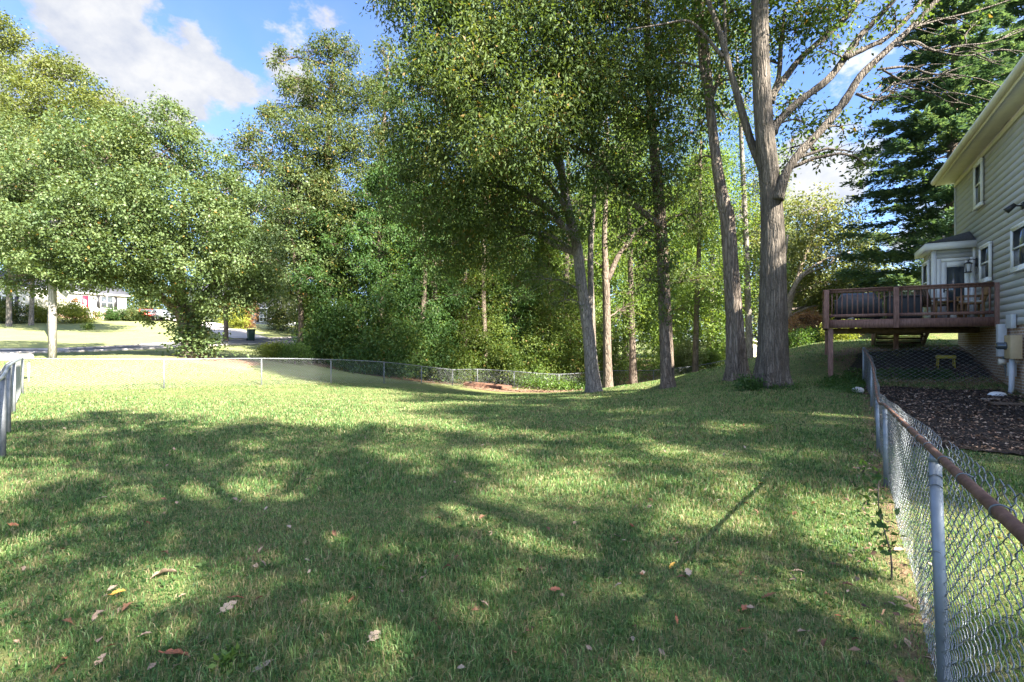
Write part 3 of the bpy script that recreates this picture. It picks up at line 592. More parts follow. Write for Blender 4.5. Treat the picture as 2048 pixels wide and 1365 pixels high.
can4 = px_lobes([(900, 60, 18.5, 120, 1.0), (1000, 0, 18.5, 130, 1.0), (870, 190, 18.2, 105, 1.0), (965, 160, 17.6, 120, 1.0), (1075, 110, 18, 125, 1.0), (1085, 250, 17.6, 95, 1.0), (910, 310, 18.5, 95, .9), (1010, 290, 17.5, 95, 1.0), (850, 400, 21, 85, .9), (955, 410, 20, 90, .9), (1060, 390, 20, 80, .8),
                 (860, -40, 18.5, 120, .9), (960, -160, 19, 190, .8), (1120, 450, 20.5, 60, .7), (1000, 480, 21, 75, .8), (900, 490, 22, 75, .9), (835, 300, 19.5, 75, .9), (1080, 560, 21, 50, .4), (1150, 170, 18.5, 80, .8), (1130, 600, 21, 32, .5)])
tree('willow_oak', 'leaning grey tree whose drooping canopy fills the middle of the sky', T4, can4, M['lf_willow'], M['grey_bark'], 14, L=.155, Wr=.36, per=24, k=19, droop=.35, wob=.06, sides=26, spread=.25, twig=.013,
     limbs=[px_line([(1125, 350, 11), (1095, 300, 10), (1040, 240, 8), (980, 200, 6), (900, 160, 3)], 19.5), px_line([(1135, 420, 11), (1080, 350, 9), (1000, 318, 7), (930, 290, 4)], 20), px_line([(1150, 480, 10), (1090, 410, 9), (1030, 380, 6), (960, 370, 3)], 20.4), px_line([(1178, 650, 12), (1182, 560, 11), (1181, 480, 10), (1186, 420, 7), (1195, 350, 4)], 21.6)])
# --- slender trunks among the woods behind
def slim(label, pts, D, lobes, m, seed, bark='brown_bark', limbs=(), **kw):
    kw = dict(dict(L=.14, per=20, k=11, spread=.34), **kw)
    return tree('slender_tree', label, px_line(pts, D), px_lobes(lobes), M[m], M[bark], seed, limbs=[px_line(l, D) for l in limbs], wob=.06, sides=14, **kw)
slim('forked reddish brown tree standing just behind the leaning grey trunk', [(1217, 785, 26), (1215, 720, 20), (1213, 600, 18), (1211, 540, 16), (1209, 470, 12), (1212, 390, 10), (1215, 300, 7), (1212, 200, 3)], 27,
     [(1210, 250, 28, 75, .7), (1170, 180, 28, 70, .7), (1260, 150, 28, 80, .7), (1215, 350, 28, 60, .5), (1290, 420, 28, 60, .6), (1160, 520, 27, 45, .5), (1250, 620, 28, 40, .5)], 'lf_bright', 21, limbs=[[(1214, 565, 11), (1235, 515, 10), (1255, 488, 8), (1275, 462, 5), (1300, 440, 3)]])
slim('thin reddish tree trunk wrapped with vines near the back fence', [(1266, 775, 20), (1265, 700, 15), (1262, 600, 13), (1260, 500, 11), (1256, 400, 8), (1254, 300, 4)], 33, [(1260, 380, 33, 60, .7), (1240, 480, 33, 50, .6), (1300, 520, 33, 55, .6), (1290, 300, 33, 70, .7), (1230, 250, 34, 80, .7), (1265, 590, 32.6, 25, .8), (1265, 660, 32.6, 20, .7)], 'lf_bright', 22)
slim('pale twin trunk right behind the leaning grey tree', [(1188, 785, 18), (1184, 640, 15), (1181, 520, 12), (1187, 420, 9), (1190, 320, 4)], 25, [(1190, 330, 25, 60, .7), (1140, 400, 26, 60, .7), (1230, 300, 26, 60, .6)], 'lf_oak', 23, 'pale_bark')
slim('brown trunk showing between the kinked tree and the ivy clad tree', [(1390, 760, 14), (1393, 640, 12), (1398, 500, 10), (1400, 380, 8), (1402, 280, 4)], 33, [(1400, 330, 33, 75, .8), (1370, 450, 33, 65, .7), (1430, 460, 33, 60, .7), (1390, 220, 33, 80, .7), (1410, 580, 33, 60, .7), (1350, 620, 34, 55, .7)], 'lf_bright', 24)
slim('grey slender tree standing behind the gap between oak and kinked tree', [(1500, 735, 17), (1497, 640, 14), (1492, 480, 12), (1485, 330, 10), (1478, 180, 7), (1470, 60, 3)], 29, [(1490, 200, 29, 80, .6), (1450, 100, 30, 85, .6), (1520, 330, 29, 60, .6), (1480, 420, 29, 55, .7), (1510, 540, 29, 55, .7), (1490, 620, 30, 45, .7), (1440, 560, 30, 50, .7)], 'lf_bright', 25, 'grey_bark')
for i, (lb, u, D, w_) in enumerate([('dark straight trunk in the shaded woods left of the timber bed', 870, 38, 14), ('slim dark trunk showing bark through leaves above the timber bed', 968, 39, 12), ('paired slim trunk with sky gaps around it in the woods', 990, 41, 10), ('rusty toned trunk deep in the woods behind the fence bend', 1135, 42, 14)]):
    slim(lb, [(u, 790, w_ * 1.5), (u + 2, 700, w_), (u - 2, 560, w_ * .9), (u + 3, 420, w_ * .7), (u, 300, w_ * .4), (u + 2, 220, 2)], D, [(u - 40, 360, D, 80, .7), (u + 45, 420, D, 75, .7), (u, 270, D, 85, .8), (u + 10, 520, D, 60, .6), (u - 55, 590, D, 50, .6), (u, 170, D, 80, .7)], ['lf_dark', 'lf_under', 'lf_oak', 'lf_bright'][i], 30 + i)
# --- the ivy-covered tree by the street
ib = 27.0
pear_lobes = [(P(u, v, D), tuple(q / F * D for q in r), dn) for u, v, D, r, dn in [(q[0], q[1], q[2], tuple(x * .86 for x in q[3]), q[4] * 1.1) for q in [
    (60, 480, 24.5, (110, 120, 65), 1.0), (150, 450, 23.6, (110, 100, 80), 1.0), (110, 530, 23.4, (80, 80, 34), .9), (250, 420, 24.5, (110, 100, 85), 1.0), (340, 420, 24.5, (100, 100, 85), 1.0), (420, 450, 25, (90, 95, 75), 1.0), (490, 510, 25.5, (80, 90, 60), 1.0), (110, 370, 26, (110, 110, 85), 1.0), (210, 320, 26, (105, 105, 90), 1.0), (320, 300, 26, (80, 85, 80), 1.0),
    (350, 245, 27, (40, 45, 48), 1.0), (30, 400, 27, (90, 90, 80), .9), (270, 500, 24, (110, 90, 48), 1.0), (390, 540, 25, (85, 85, 45), .9), (200, 520, 24, (85, 85, 42), 1.0), (40, 320, 29, (90, 90, 75), .9), (510, 430, 27, (60, 70, 60), .9), (250, 555, 25, (70, 60, 28), .7), (470, 585, 26.5, (60, 60, 35), .7), (-50, 450, 26, (90, 90, 80), .9), (420, 350, 27.5, (60, 70, 60), .9), (150, 280, 28, (50, 60, 50), .9), (450, 390, 27, (55, 60, 50), .9), (240, 250, 28, (45, 50, 45), .8), (330, 585, 25.5, (70, 60, 26), .8), (445, 610, 26, (65, 55, 34), .9), (170, 560, 24, (80, 60, 24), .9), (50, 565, 24.5, (80, 60, 26), .9), (520, 570, 26.5, (50, 50, 45), .9), (300, 640, 27, (28, 30, 14), .6)]]]
def ivy_base(b, rng):
    out = []
    for f in rng.uniform(0, 1, 170):
        u = 385 - 20 * (f - .3) + rng.normal(0, 24 * (1.25 - f * .8)); v = 712 - f * 92; out.append(tuple(P(u, v, 27 + rng.uniform(-.9, .5))))
    return [leaves(np.array(out) - b, .22, 20, .15, .8, rng)]
tree('street_tree', 'broad pale green tree with ivy wrapped trunk standing beside the road', px_line([(388, 716, 52), (386, 690, 40), (380, 660, 36), (370, 630, 34), (360, 590, 22), (362, 530, 16), (366, 450, 10), (370, 330, 4)], ib), pear_lobes, M['lf_pear'], M['brown_bark'], 41, L=.14, Wr=.58, per=34, k=14.5, spread=.20, hollow=.6,
     limbs=[px_line([(372, 640, 20), (345, 612, 17), (315, 588, 15), (290, 565, 13), (278, 540, 10), (220, 480, 6)], 26.6), px_line([(375, 640, 18), (400, 600, 15), (440, 560, 11), (480, 520, 7)], 26.8), px_line([(368, 620, 14), (345, 560, 12), (320, 500, 8), (300, 430, 4)], 26.8), px_line([(385, 650, 13), (420, 615, 10), (455, 590, 7), (480, 575, 4)], 27.2)], extra=ivy_base, up=1.2)
# --- crowns against the sky on the street side
tree('yellowing_tree', 'tall yellow green tree rising behind the broad street tree', px_line([(104, 690, 12), (106, 600, 10), (110, 400, 9), (120, 250, 6), (125, 140, 2)], 44),
     px_lobes([(110, 130, 44, 34, 1), (65, 150, 44, 32, .9), (150, 155, 44, 34, 1), (195, 190, 44, 32, .9), (230, 225, 44, 32, .9), (40, 200, 44, 40, .8), (100, 200, 43, 48, 1), (165, 230, 43, 48, 1), (70, 270, 43, 52, 1), (140, 300, 43, 55, 1), (215, 290, 43, 50, 1), (255, 270, 44, 28, .8), (60, 360, 43, 60, 1), (180, 370, 43, 60, 1), (270, 340, 44, 45, .9), (120, 440, 44, 60, .8), (240, 430, 44, 50, .8)]), M['lf_yellow'], M['grey_bark'], 51, L=.23, Wr=.55, per=26, k=6.5, spread=.40)
tree('yellowing_tree', 'tall yellow green tree cut off by the photo edge behind the pale neighbour house', px_line([(-20, 690, 12), (-20, 500, 10), (-15, 300, 7), (-10, 100, 3)], 47),
     px_lobes([(-5, 60, 47, 40, .9), (20, 75, 47, 26, .9), (-40, 110, 47, 50, 1), (15, 140, 46, 40, .8), (-60, 200, 46, 60, 1), (0, 230, 46, 45, .9), (-30, 320, 46, 60, 1), (10, 400, 46, 50, .9), (-60, 420, 46, 60, .9)]), M['lf_yellow'], M['grey_bark'], 52, L=.23, Wr=.55, per=26, k=6.5, spread=.40)
auto_tree('olive_oak', 'olive brown tree with a narrow pointed top between street tree and tall oaks', 452, 44, 255, 8, 75, 600, M['lf_olive'], M['brown_bark'], 53, n=20, lean=2.1, L=.24, Wr=.5, per=24, k=5.5, spread=.5)
tree('olive_oak', 'tallest olive green tree with separate plumes against the clouds', px_line([(655, 745, 26), (652, 640, 20), (650, 450, 16), (656, 300, 12), (662, 180, 7), (668, 90, 3)], 37),
     px_lobes([(655, 95, 37, (26, 26, 34), 1.1), (618, 112, 37, (18, 18, 28), 1.0), (692, 105, 37, (26, 26, 32), 1.1), (560, 125, 37, (17, 17, 26), 1.0), (572, 168, 37, (18, 18, 22), .9), (605, 185, 37, 40, 1.0), (670, 185, 37, 60, 1.1), (720, 190, 37.5, 45, 1.0), (545, 225, 37, 26, .9), (590, 260, 36.5, 55, 1.0), (660, 280, 36, 65, 1.1), (720, 290, 37, 55, 1.0), (555, 320, 37, 40, .8), (615, 350, 36, 60, 1.0), (690, 380, 36, 65, 1.0), (570, 410, 36.5, 45, .8), (640, 450, 36, 60, .9), (720, 460, 36, 60, .9), (600, 500, 36.5, 50, .9), (680, 540, 36, 55, .9)]),
     M['lf_olive'], M['brown_bark'], 54, L=.20, Wr=.42, per=28, k=9, spread=.27, droop=.3)
auto_tree('olive_oak', 'olive green oak with a rounded top touching the hanging dark canopy', 775, 41, 82, 22, 70, 520, M['lf_olive'], M['brown_bark'], 55, n=22, L=.23, Wr=.45, per=24, k=6.5, spread=.45)
auto_tree('roadside_tree', 'small dark trunked tree leaning over the road near the wheeled bin', 600, 35, 330, 11, 75, 600, M['lf_pear'], M['brown_bark'], 56, n=16, lean=-.5, L=.18, Wr=.6, per=26, k=8)
# --- dense dark trees behind the street-side fence
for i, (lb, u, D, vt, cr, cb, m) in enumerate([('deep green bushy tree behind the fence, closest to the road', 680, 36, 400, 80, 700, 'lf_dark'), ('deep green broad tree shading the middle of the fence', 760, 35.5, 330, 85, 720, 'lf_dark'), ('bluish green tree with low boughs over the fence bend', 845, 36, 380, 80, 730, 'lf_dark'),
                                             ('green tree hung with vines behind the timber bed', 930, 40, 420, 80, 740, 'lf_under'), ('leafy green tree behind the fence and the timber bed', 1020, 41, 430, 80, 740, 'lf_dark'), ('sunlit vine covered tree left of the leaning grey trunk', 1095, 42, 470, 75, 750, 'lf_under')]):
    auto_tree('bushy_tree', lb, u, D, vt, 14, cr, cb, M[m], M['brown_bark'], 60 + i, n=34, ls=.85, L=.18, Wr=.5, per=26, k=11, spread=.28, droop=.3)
wa = auto_tree('woodland_tree', 'pale green woodland tree seen between the leaning trunk and the ivy clad tree', 1250, 52, 230, 14, 110, 660, M['lf_bright'], M['grey_bark'], 71, n=22, L=.27, Wr=.55, per=24, k=4.6, spread=.6)
wb = auto_tree('woodland_tree', 'bright woodland tree behind the kinked pale trunk', 1420, 50, 300, 13, 100, 690, M['lf_bright'], M['grey_bark'], 72, n=20, L=.26, Wr=.55, per=24, k=4.8, spread=.6)
wc = auto_tree('woodland_tree', 'grey green woodland tree showing above the neighbour shed', 1530, 56, 360, 13, 95, 700, M['lf_far'], M['grey_bark'], 73, n=20, L=.28, Wr=.55, per=24, k=4.4, spread=.6)
far_lb = ['woodland tree far behind the timber bed', 'woodland tree filling the gap above the fence bend', 'woodland tree behind the vine hung tree', 'woodland tree in the gap beside the leaning grey trunk', 'woodland tree between forked brown trunk and ivy clad tree',
          'woodland tree far beyond the kinked pale trunk', 'woodland tree beyond the shed roof', 'woodland tree behind the tallest olive tree', 'woodland tree behind the deep green bushy trees', 'woodland tree on the skyline beyond the russet maple', 'woodland tree on the skyline beyond the deck rail', 'woodland tree behind the roof of the white house with red door', 'woodland tree behind the red and grey cars', 'woodland tree behind the pale green house', 'woodland tree behind the brick front steps', 'woodland tree behind the pale house at the photo edge', 'woodland tree in the notch of sky right of the street tree', 'woodland tree between leaning grey trunk and forked brown trunk', 'woodland tree behind the slim paired trunk', 'woodland tree low in the gap beneath the hanging dark canopy']
for i, (u, D, sc, src) in enumerate([(900, 62, 1.0, wc), (1000, 56, .95, wa), (1080, 64, 1.1, wb), (1170, 58, 1.0, wc), (1320, 66, 1.05, wb), (1390, 74, 1.1, wa), (1560, 82, .95, wb), (640, 58, .95, wc), (800, 56, 1.0, wb), (1640, 84, .55, wc), (1745, 88, .40, wa), (170, 95, .9, wc), (300, 96, .85, wa), (420, 94, .9, wb), (540, 92, .9, wc), (20, 92, .95, wa), (480, 100, .95, wb), (1210, 47, .75, wa), (990, 48, .75, wb), (860, 49, .8, wc)]):
    copy_tree(src, *XY(u, D), 1.3 * i + .6, sc, 'distant ' + far_lb[i])
# --- right side
tree('loose_tree', 'light green loose tree with bare pinkish branches left of the deck', px_line([(1575, 705, 14), (1578, 620, 10), (1600, 540, 8), (1625, 470, 5), (1640, 410, 2)], 33),
     px_lobes([(1640, 420, 33, 45, .8), (1600, 430, 34, 45, .7), (1680, 455, 33, 45, .9), (1640, 490, 33, 60, 1.0), (1690, 520, 33.5, 50, 1.0), (1600, 520, 34, 50, .8), (1720, 560, 34, 42, .9), (1655, 570, 33, 60, 1.0), (1610, 590, 34, 45, .9), (1690, 610, 33, 50, 1.0), (1740, 610, 35, 40, .9), (1640, 640, 33.5, 45, .9)]),
     M['lf_far'], M['dead_wood'], 81, L=.19, Wr=.5, per=26, k=8, spread=.36, limbs=[px_line([(1575, 660, 10), (1566, 600, 9), (1568, 540, 7), (1575, 470, 4)], 32), px_line([(1568, 615, 8), (1588, 575, 8), (1605, 550, 6), (1650, 520, 4), (1700, 505, 2)], 31.5), px_line([(1578, 590, 6), (1610, 550, 4), (1660, 530, 2)], 31.5)])
for i, (lb, u, D, vt, cr) in enumerate([('rounded pale green tree beyond the covered grill', 1735, 52, 470, 60), ('grey green tree low on the skyline beyond the deck', 1790, 60, 545, 50), ('yellow green tree behind the russet maple', 1580, 40, 470, 60)]):
    auto_tree('distant_tree', lb, u, D, vt, 12, cr, 660, M['lf_far'], M['grey_bark'], 84 + i, n=14, L=.25, Wr=.55, per=24, k=6, spread=.5)
auto_tree('russet_maple', 'small russet leaved maple on the slope beside the large oak', 1612, 28, 632, 6, 55, 700, M['lf_maple'], M['brown_bark'], 88, n=14, L=.09, Wr=.4, per=34, k=22, spread=.2)
def conifer(label, u, D, vtop, wpx, rpx, seed, group=None):
    rng = np.random.default_rng(seed); px, py = XY(u, D); g = gz(px, py); H = topz(u, vtop, D) - g; r = wpx / 2 / F * D; R = rpx / F * D
    root = empty('conifer', (px, py, g), 0, label, 'tree', group); mb = MB(); mb.tube([(0, 0, -.2), (0, 0, H * .4), (.1, 0, H * .8), (.1, 0, H)], [r * 1.3, r * .8, r * .3, .02], 12)
    A = []; Nn = []; Ll = []
    for i in range(190):
        h = H * (.08 + .90 * (i / 190) ** .9) + rng.normal(0, .25); L = R * (1 - (h / H) ** 1.6) * rng.uniform(.7, 1.15) + .3; a = i * 2.399 + rng.uniform(-.3, .3)
        d = np.array([math.cos(a), math.sin(a), 0]); t = np.linspace(0, 1, 9)[:, None]; pts = np.array([.05, 0, h]) + d * L * t + np.array([0, 0, 1]) * (L * (-.22 * t + .20 * t * t))
        mb.tube(pts, np.linspace(.03, .006, 9), 4, False); sd = np.array([-d[1], d[0], 0])
        for _ in range(int(15 + 15 * L)):
            f = .18 + .82 * rng.random(); q = pts[0] + (pts[-1] - pts[0]) * f + np.array([0, 0, L * .20 * (f * f - f)]); sw = rng.uniform(-1, 1); l2 = (.35 + .5 * (1 - f)) * L * .35 * abs(sw) + .12
            ax = d * .8 + sd * np.sign(sw) * rng.uniform(.3, 1.1); ax[2] += rng.uniform(-.25, .35); ax /= np.linalg.norm(ax)
            m = int(8 + l2 * 15); tt = np.linspace(.1, 1, m)[:, None]; p = q + ax * l2 * tt + np.array([0, 0, -.35]) * l2 * tt ** 2 + rng.normal(0, .035, (m, 3))
            dirs = ax * 1.0 + rng.normal(0, .45, (m, 3)) * np.array([1, 1, .5]); A.append(p); Nn.append(dirs); Ll.append(np.full(m, .20))
    p = np.concatenate(A); a = np.concatenate(Nn); a /= np.linalg.norm(a, axis=1)[:, None]; l = np.concatenate(Ll)[:, None] * rng.uniform(.7, 1.4, (len(p), 1))
    nn = rng.normal(0, .35, p.shape); nn[:, 2] += 1; s = np.cross(nn, a); s /= np.linalg.norm(s, axis=1)[:, None]; wd = l * .2
    V = np.stack([p, p + a * l * .4 + s * wd, p + a * l, p + a * l * .4 - s * wd], 1).reshape(-1, 3)
    mb.build('trunk', M['brown_bark'], root, True); leaf_obj('crown', [V], M['lf_conifer'], root); return root
conifer('tall dark evergreen with layered feathery boughs behind the grey house', 1905, 25, -120, 22, 195, 91)
conifer('second dark evergreen rising over the house roof edge', 2080, 29, -260, 24, 190, 92)
# --- trees round the viewpoint whose shade falls on the near lawn
def shade_tree(label, x, y, H, R, cb, seed, n=52, dn=1.0, ls=.34):
    rng = np.random.default_rng(seed); g = gz(x, y)
    return tree('shade_oak', label, [((x, y, g - .2), .36), ((x, y, g + 1), .26), ((x + .2, y, g + H * .45), .14), ((x, y + .2, g + H * .9), .05)], gen_lobes(x, y, g, H, cb, R, n, rng, dn=dn, ls=ls), M['lf_oak'], M['oak_bark'], seed, L=.15, Wr=.5, per=24, k=10, spread=.20, twig=.012)
shade_tree('tall oak behind the viewpoint casting shade over the near lawn', 8.0, -5.5, 20, 5.5, 8, 101)
shade_tree('oak near the house gable throwing dappled shade on the fence', 16.5, -3.0, 19, 5.0, 8, 102, 74)
shade_tree('broad oak behind the fence whose shadow covers the near grass', 13.5, -8.5, 21, 6, 8, 103)
shade_tree('oak farther behind the viewpoint beside the broad oak', 8.0, -12.5, 22, 6, 8, 104)
shade_tree('oak past the house gable whose shade stripes the middle lawn', 20.5, .0, 27, 5.5, 13, 105, 50)
shade_tree('tall oak deep in the side yard with shade reaching the middle lawn', 25, -8, 31, 6.5, 15, 106, 60)
# ---------------------------------------------------------------- the grey house (local axes: x along wall away from viewer, y outwards to the lawn, z up)
HX, HY = 13.22, 13.52; HR = math.atan2(.8545, .5195)
def hpt(s, o): return (HX + s * .5195 - o * .8545, HY + s * .8545 + o * .5195)
house = empty('house', (HX, HY, 0), HR, 'two storey grey green lap sided house on a brick base behind the deck', 'house')
S0, S1, ZB, ZE = -7.0, 4.81, 2.10, 7.30
def lapwall(mb, x0, x1, y, z0, z1, exp=.185, axis='x', sgn=1):
    """clapboards: wedge profiles run along x (facing +y*sgn) or along y (facing -x)"""
    z = z0
    while z < z1 - .01:
        h = min(exp, z1 - z)
        if axis == 'x':
            V = [(a, y + sgn * d, zz) for a in (x0, x1) for d, zz in ((0, z), (.0105, z), (.0065, z + h), (0, z + h))]
        else: V = [(y - sgn * d, a, zz) for a in (x0, x1) for d, zz in ((0, z), (.024, z), (.004, z + h), (0, z + h))]
        mb.add(V, [(0, 1, 2, 3), (7, 6, 5, 4), (1, 5, 6, 2), (0, 4, 5, 1), (2, 6, 7, 3)]); z += h
b = MB(); lapwall(b, S0, S1 - .06, 0, ZB, ZE); b.box((S0, -7.5, ZB), (S1 - .06, -.004, ZE))
b.prism([(S0, ZE), (S0, ZE)], -1, -1) if False else None
b.add([(S1 - .06, 0, ZE), (S1 - .06, -7.5, ZE), (S1 - .06, -3.75, ZE + 2.1), (S0, 0, ZE), (S0, -7.5, ZE), (S0, -3.75, ZE + 2.1)], [], [(0, 1, 2), (3, 5, 4)])
b.build('siding_wall', M['sage'], house)
b = MB(); b.box((S0 + .05, -7.45, -1), (S1 - .12, -.03, ZB - .001)); b.build('foundation', M['brick'], house)
b = MB(); b.box((S1 - .06, -.1, ZB), (S1 + .03, .045, ZE - .05)); b.build('corner_board', M['sage'], house)
b = MB(); b.box((S0, .028, ZE - .16), (S1 + .03, .055, ZE - .005)); b.build('frieze_board', M['cream'], house)
b = MB(); b.box((S0 - .3, .0, ZE), (S1 + .10, .52, ZE + .03)); b.build('soffit', M['cream'], house)
b = MB(); b.box((S0 - .3, .52, ZE - .03), (S1 + .10, .55, ZE + .17)); fb = b.build('fascia', M['cream'], house)
b = MB(); b.prism([(0, 0)], 0, 0) if False else None
prof = [(.55, ZE + .03), (.64, ZE + .03), (.68, ZE + .10), (.68, ZE + .165), (.66, ZE + .165), (.66, ZE + .11), (.63, ZE + .05), (.55, ZE + .05)]
V = [(x, y, z) for x in (S0 - .3, S1 + .10) for y, z in prof]; n = 8
b.add(V, [(i, (i + 1) % n, n + (i + 1) % n, n + i) for i in range(n)]); b.build('gutter', M['cream'], house)
b = MB()
for y0, z0, y1, z1 in ((.62, ZE + .16, -3.75, ZE + 2.45), (-8.1, ZE + .16, -3.75, ZE + 2.45)):
    b.add([(S0 - .3, y0, z0), (S1 + .14, y0, z0), (S1 + .14, y1, z1), (S0 - .3, y1, z1), (S0 - .3, y0, z0 + .04), (S1 + .14, y0, z0 + .04), (S1 + .14, y1, z1 + .04), (S0 - .3, y1, z1 + .04)],
          [(0, 1, 2, 3), (4, 5, 6, 7), (0, 1, 5, 4), (1, 2, 6, 5), (2, 3, 7, 6), (3, 0, 4, 7)])
b.build('roof', M['shingle'], house)
def window(parent, s0, s1, z0, z1, y=.0, label=None, m='white'):
    b = MB(); t = .07; d0, d1 = y + .01, y + .075
    for a in ((s0, s1, z0, z0 + t), (s0, s1, z1 - t, z1), (s0, s0 + t, z0 + t, z1 - t), (s1 - t, s1, z0 + t, z1 - t)): b.box((a[0], d0, a[2]), (a[1], d1, a[3]))
    b.box((s0 - .03, d0, z0 - .035), (s1 + .03, d1 + .02, z0 - .001))
    w_ = b.build('window', M[m], parent)
    b = MB(); zm = (z0 + z1) / 2; q = .04; a0, a1 = s0 + t, s1 - t
    for z_0, z_1, dy in ((z0 + t, zm + .02, .05), (zm - .02, z1 - t, .062)):
        for a in ((a0, a1, z_0, z_0 + q), (a0, a1, z_1 - q, z_1), (a0, a0 + q, z_0 + q, z_1 - q), (a1 - q, a1, z_0 + q, z_1 - q)): b.box((a[0], y + dy - .02, a[2]), (a[1], y + dy, a[3]))
    b.build('sash', M[m], w_)
    b = MB(); b.box((a0 + q, y + .028, z0 + t + q), (a1 - q, y + .034, z1 - t - q)); b.build('pane', M['glass'], w_)
    if label: w_['label'] = label
    return w_
window(house, 1.30, 2.12, 5.74, 7.10, .02); window(house, .48, 1.52, 3.42, 4.50, .02); window(house, -2.35, -1.28, 3.42, 4.52, .02)
window(house, -5.2, -4.2, 5.74, 7.10, .02)
# entry bay
by0, bs0, bs1, bz1 = 1.04, 2.31, 3.9, 4.62
bay = MB(); lapwall(bay, 0, by0 - .08, bs0, 4.34, bz1, .14, 'y'); bay.box((bs0, 0, 2.30), (bs1, by0 - .02, bz1)); lapwall(bay, bs0 + .08, bs1, by0 - .02, 2.3, bz1, .14)
bay = bay.build('entry_bay', M['sage'], house)
b = MB(); b.box((bs0 - .03, by0 - .10, 2.31), (bs0 + .08, by0 + .02, bz1)); b.box((bs0 - .035, .0, 2.31), (bs0 - .0, .07, bz1)); b.build('corner_trim', M['white'], bay)
b = MB(); b.box((bs0 - .17, .0, bz1), (bs1 + .2, by0 + .18, bz1 + .03)); b.box((bs0 - .20, .0, bz1 - .02), (bs0 - .17, by0 + .21, bz1 + .20)); b.box((bs0 - .17, by0 + .18, bz1 - .02), (bs1 + .2, by0 + .21, bz1 + .20)); b.build('eave_fascia', M['white'], bay)
b = MB(); zt = 5.22; e = [(bs0 - .22, .03, bz1 + .205), (bs0 - .22, by0 + .23, bz1 + .205), (bs1 + .22, by0 + .23, bz1 + .205), (bs1 + .22, .03, bz1 + .205), (bs0 + .55, .03, zt), (bs1 - .2, .03, zt)]
b.add(e, [(1, 2, 5, 4), (0, 3, 2, 1)], [(0, 1, 4), (3, 5, 2)]); b.build('roof', M['shingle'], bay)
window(bay, bs0 + .35, bs1 - .25, 2.95, 4.35, by0 - .0)
# door on the bay face (facing -x)
b = MB(); X = bs0 - .012
for a in ((.03, .13, 2.36, 4.32), (.83, .93, 2.36, 4.32), (.13, .83, 4.22, 4.32)): b.box((X - .045, a[0], a[2]), (X, a[1], a[3]))
door = b.build('door_frame', M['white'], bay)
b = MB()
for a in ((.135, .265, 2.37, 4.21), (.695, .825, 2.37, 4.21), (.265, .695, 4.04, 4.21), (.265, .695, 2.37, 2.62)): b.box((X - .035, a[0], a[2]), (X - .0, a[1], a[3]))
dl_ = b.build('door', M['white'], bay)
b = MB(); b.box((X - .016, .266, 2.621), (X - .010, .694, 4.039)); b.build('pane', M['glass'], dl_)
b = MB(); b.tube([(X - .035, .76, 3.3), (X - .085, .76, 3.3)], .02, 8); b.tube([(X - .08, .76, 3.3), (X - .08, .68, 3.3)], .012, 8); b.box((X - .045, .74, 3.24), (X - .036, .78, 3.42)); b.build('door_handle', M['black'], dl_)
# wall lantern beside the bay
b = MB(); ls = 2.02; b.box((ls - .06, .03, 3.98), (ls + .06, .06, 4.24)); b.tube([(ls, .05, 4.18), (ls, .12, 4.22), (ls, .21, 4.21), (ls, .23, 4.17)], .012, 8)
for q in range(4):
    a = PI / 4 + q * PI / 2; b.tube([(ls + .095 * math.cos(a), .23 + .095 * math.sin(a), 4.08), (ls + .065 * math.cos(a), .23 + .065 * math.sin(a), 3.84)], .009, 6)
b.add([(ls - .10, .13, 4.08), (ls + .10, .13, 4.08), (ls + .10, .33, 4.08), (ls - .10, .33, 4.08), (ls, .23, 4.17)], [(0, 3, 2, 1)], [(0, 1, 4), (1, 2, 4), (2, 3, 4), (3, 0, 4)]); b.box((ls - .075, .155, 3.81), (ls + .075, .305, 3.84))
lan = b.build('wall_lantern', M['black'], house)
b = MB(); b.add([(ls + sx * r, .23 + sy * r, z) for z, r in ((3.845, .048), (4.075, .068)) for sx, sy in ((-1, -1), (1, -1), (1, 1), (-1, 1))], [(0, 1, 5, 4), (1, 2, 6, 5), (2, 3, 7, 6), (3, 0, 4, 7)]); b.build('lantern_glass', M['curtain'], lan)
b = MB(); fs = -1.98; b.box((fs - .08, .03, 4.84), (fs + .08, .06, 5.0)); b.tube([(fs, .05, 4.92), (fs, .20, 4.94)], .02, 8); b.tube([(fs, .17, 4.97), (fs + .03, .33, 4.83)], [.05, .075], 10); b.build('flood_light', M['black'], house)
# meters and pipes on the brick
def at_wall(u, z=None):
    r = (u - 1024) / F; D = 5.0 / (r - .608); return (D - HY) / .8545
m1 = at_wall(2015)
b = MB(); b.box((m1 - .10, .03, 1.30), (m1 + .10, .20, 2.14)); bevel(b.build('cable_box', M['pvc'], house))
m2 = at_wall(2030); b = MB(); b.box((m2 - .22, .03, 2.02), (m2 + .22, .12, 2.36)); bevel(b.build('panel_cover', M['pvc'], house))
m3 = at_wall(2040); b = MB(); b.box((m3 - .30, .03, 1.27), (m3 + .18, .24, 1.84)); mt = bevel(b.build('electric_meter', M['tanbox'], house))
b = MB(); b.tube([(m3 + .03 - .0, .24, 1.58), (m3 + .03, .27, 1.58), (m3 + .03, .28, 1.58), (m3 + .03, .40, 1.58), (m3 + .03, .42, 1.58)], [.10, .10, .085, .085, .06], 18); b.build('meter_dial', M['glass'], mt)
b = MB(); b.tube([(m3 - .05, .15, 1.27), (m3 - .05, .16, .6), (m3 - .02, .18, gz(*hpt(m3, .2)) - .1)], .055, 14); b.build('conduit', M['pvc'], house, True)
b = MB(); b.box((m3 + .10, .03, .82), (m3 + .32, .16, 1.16)); bevel(b.build('junction_box', M['pvc'], house)); b = MB(); b.tube([(m3 + .26, .1, .82), (m3 + .26, .1, gz(*hpt(m3, .2)) - .1)], .02, 10); b.build('conduit', M['pvc'], house, True)
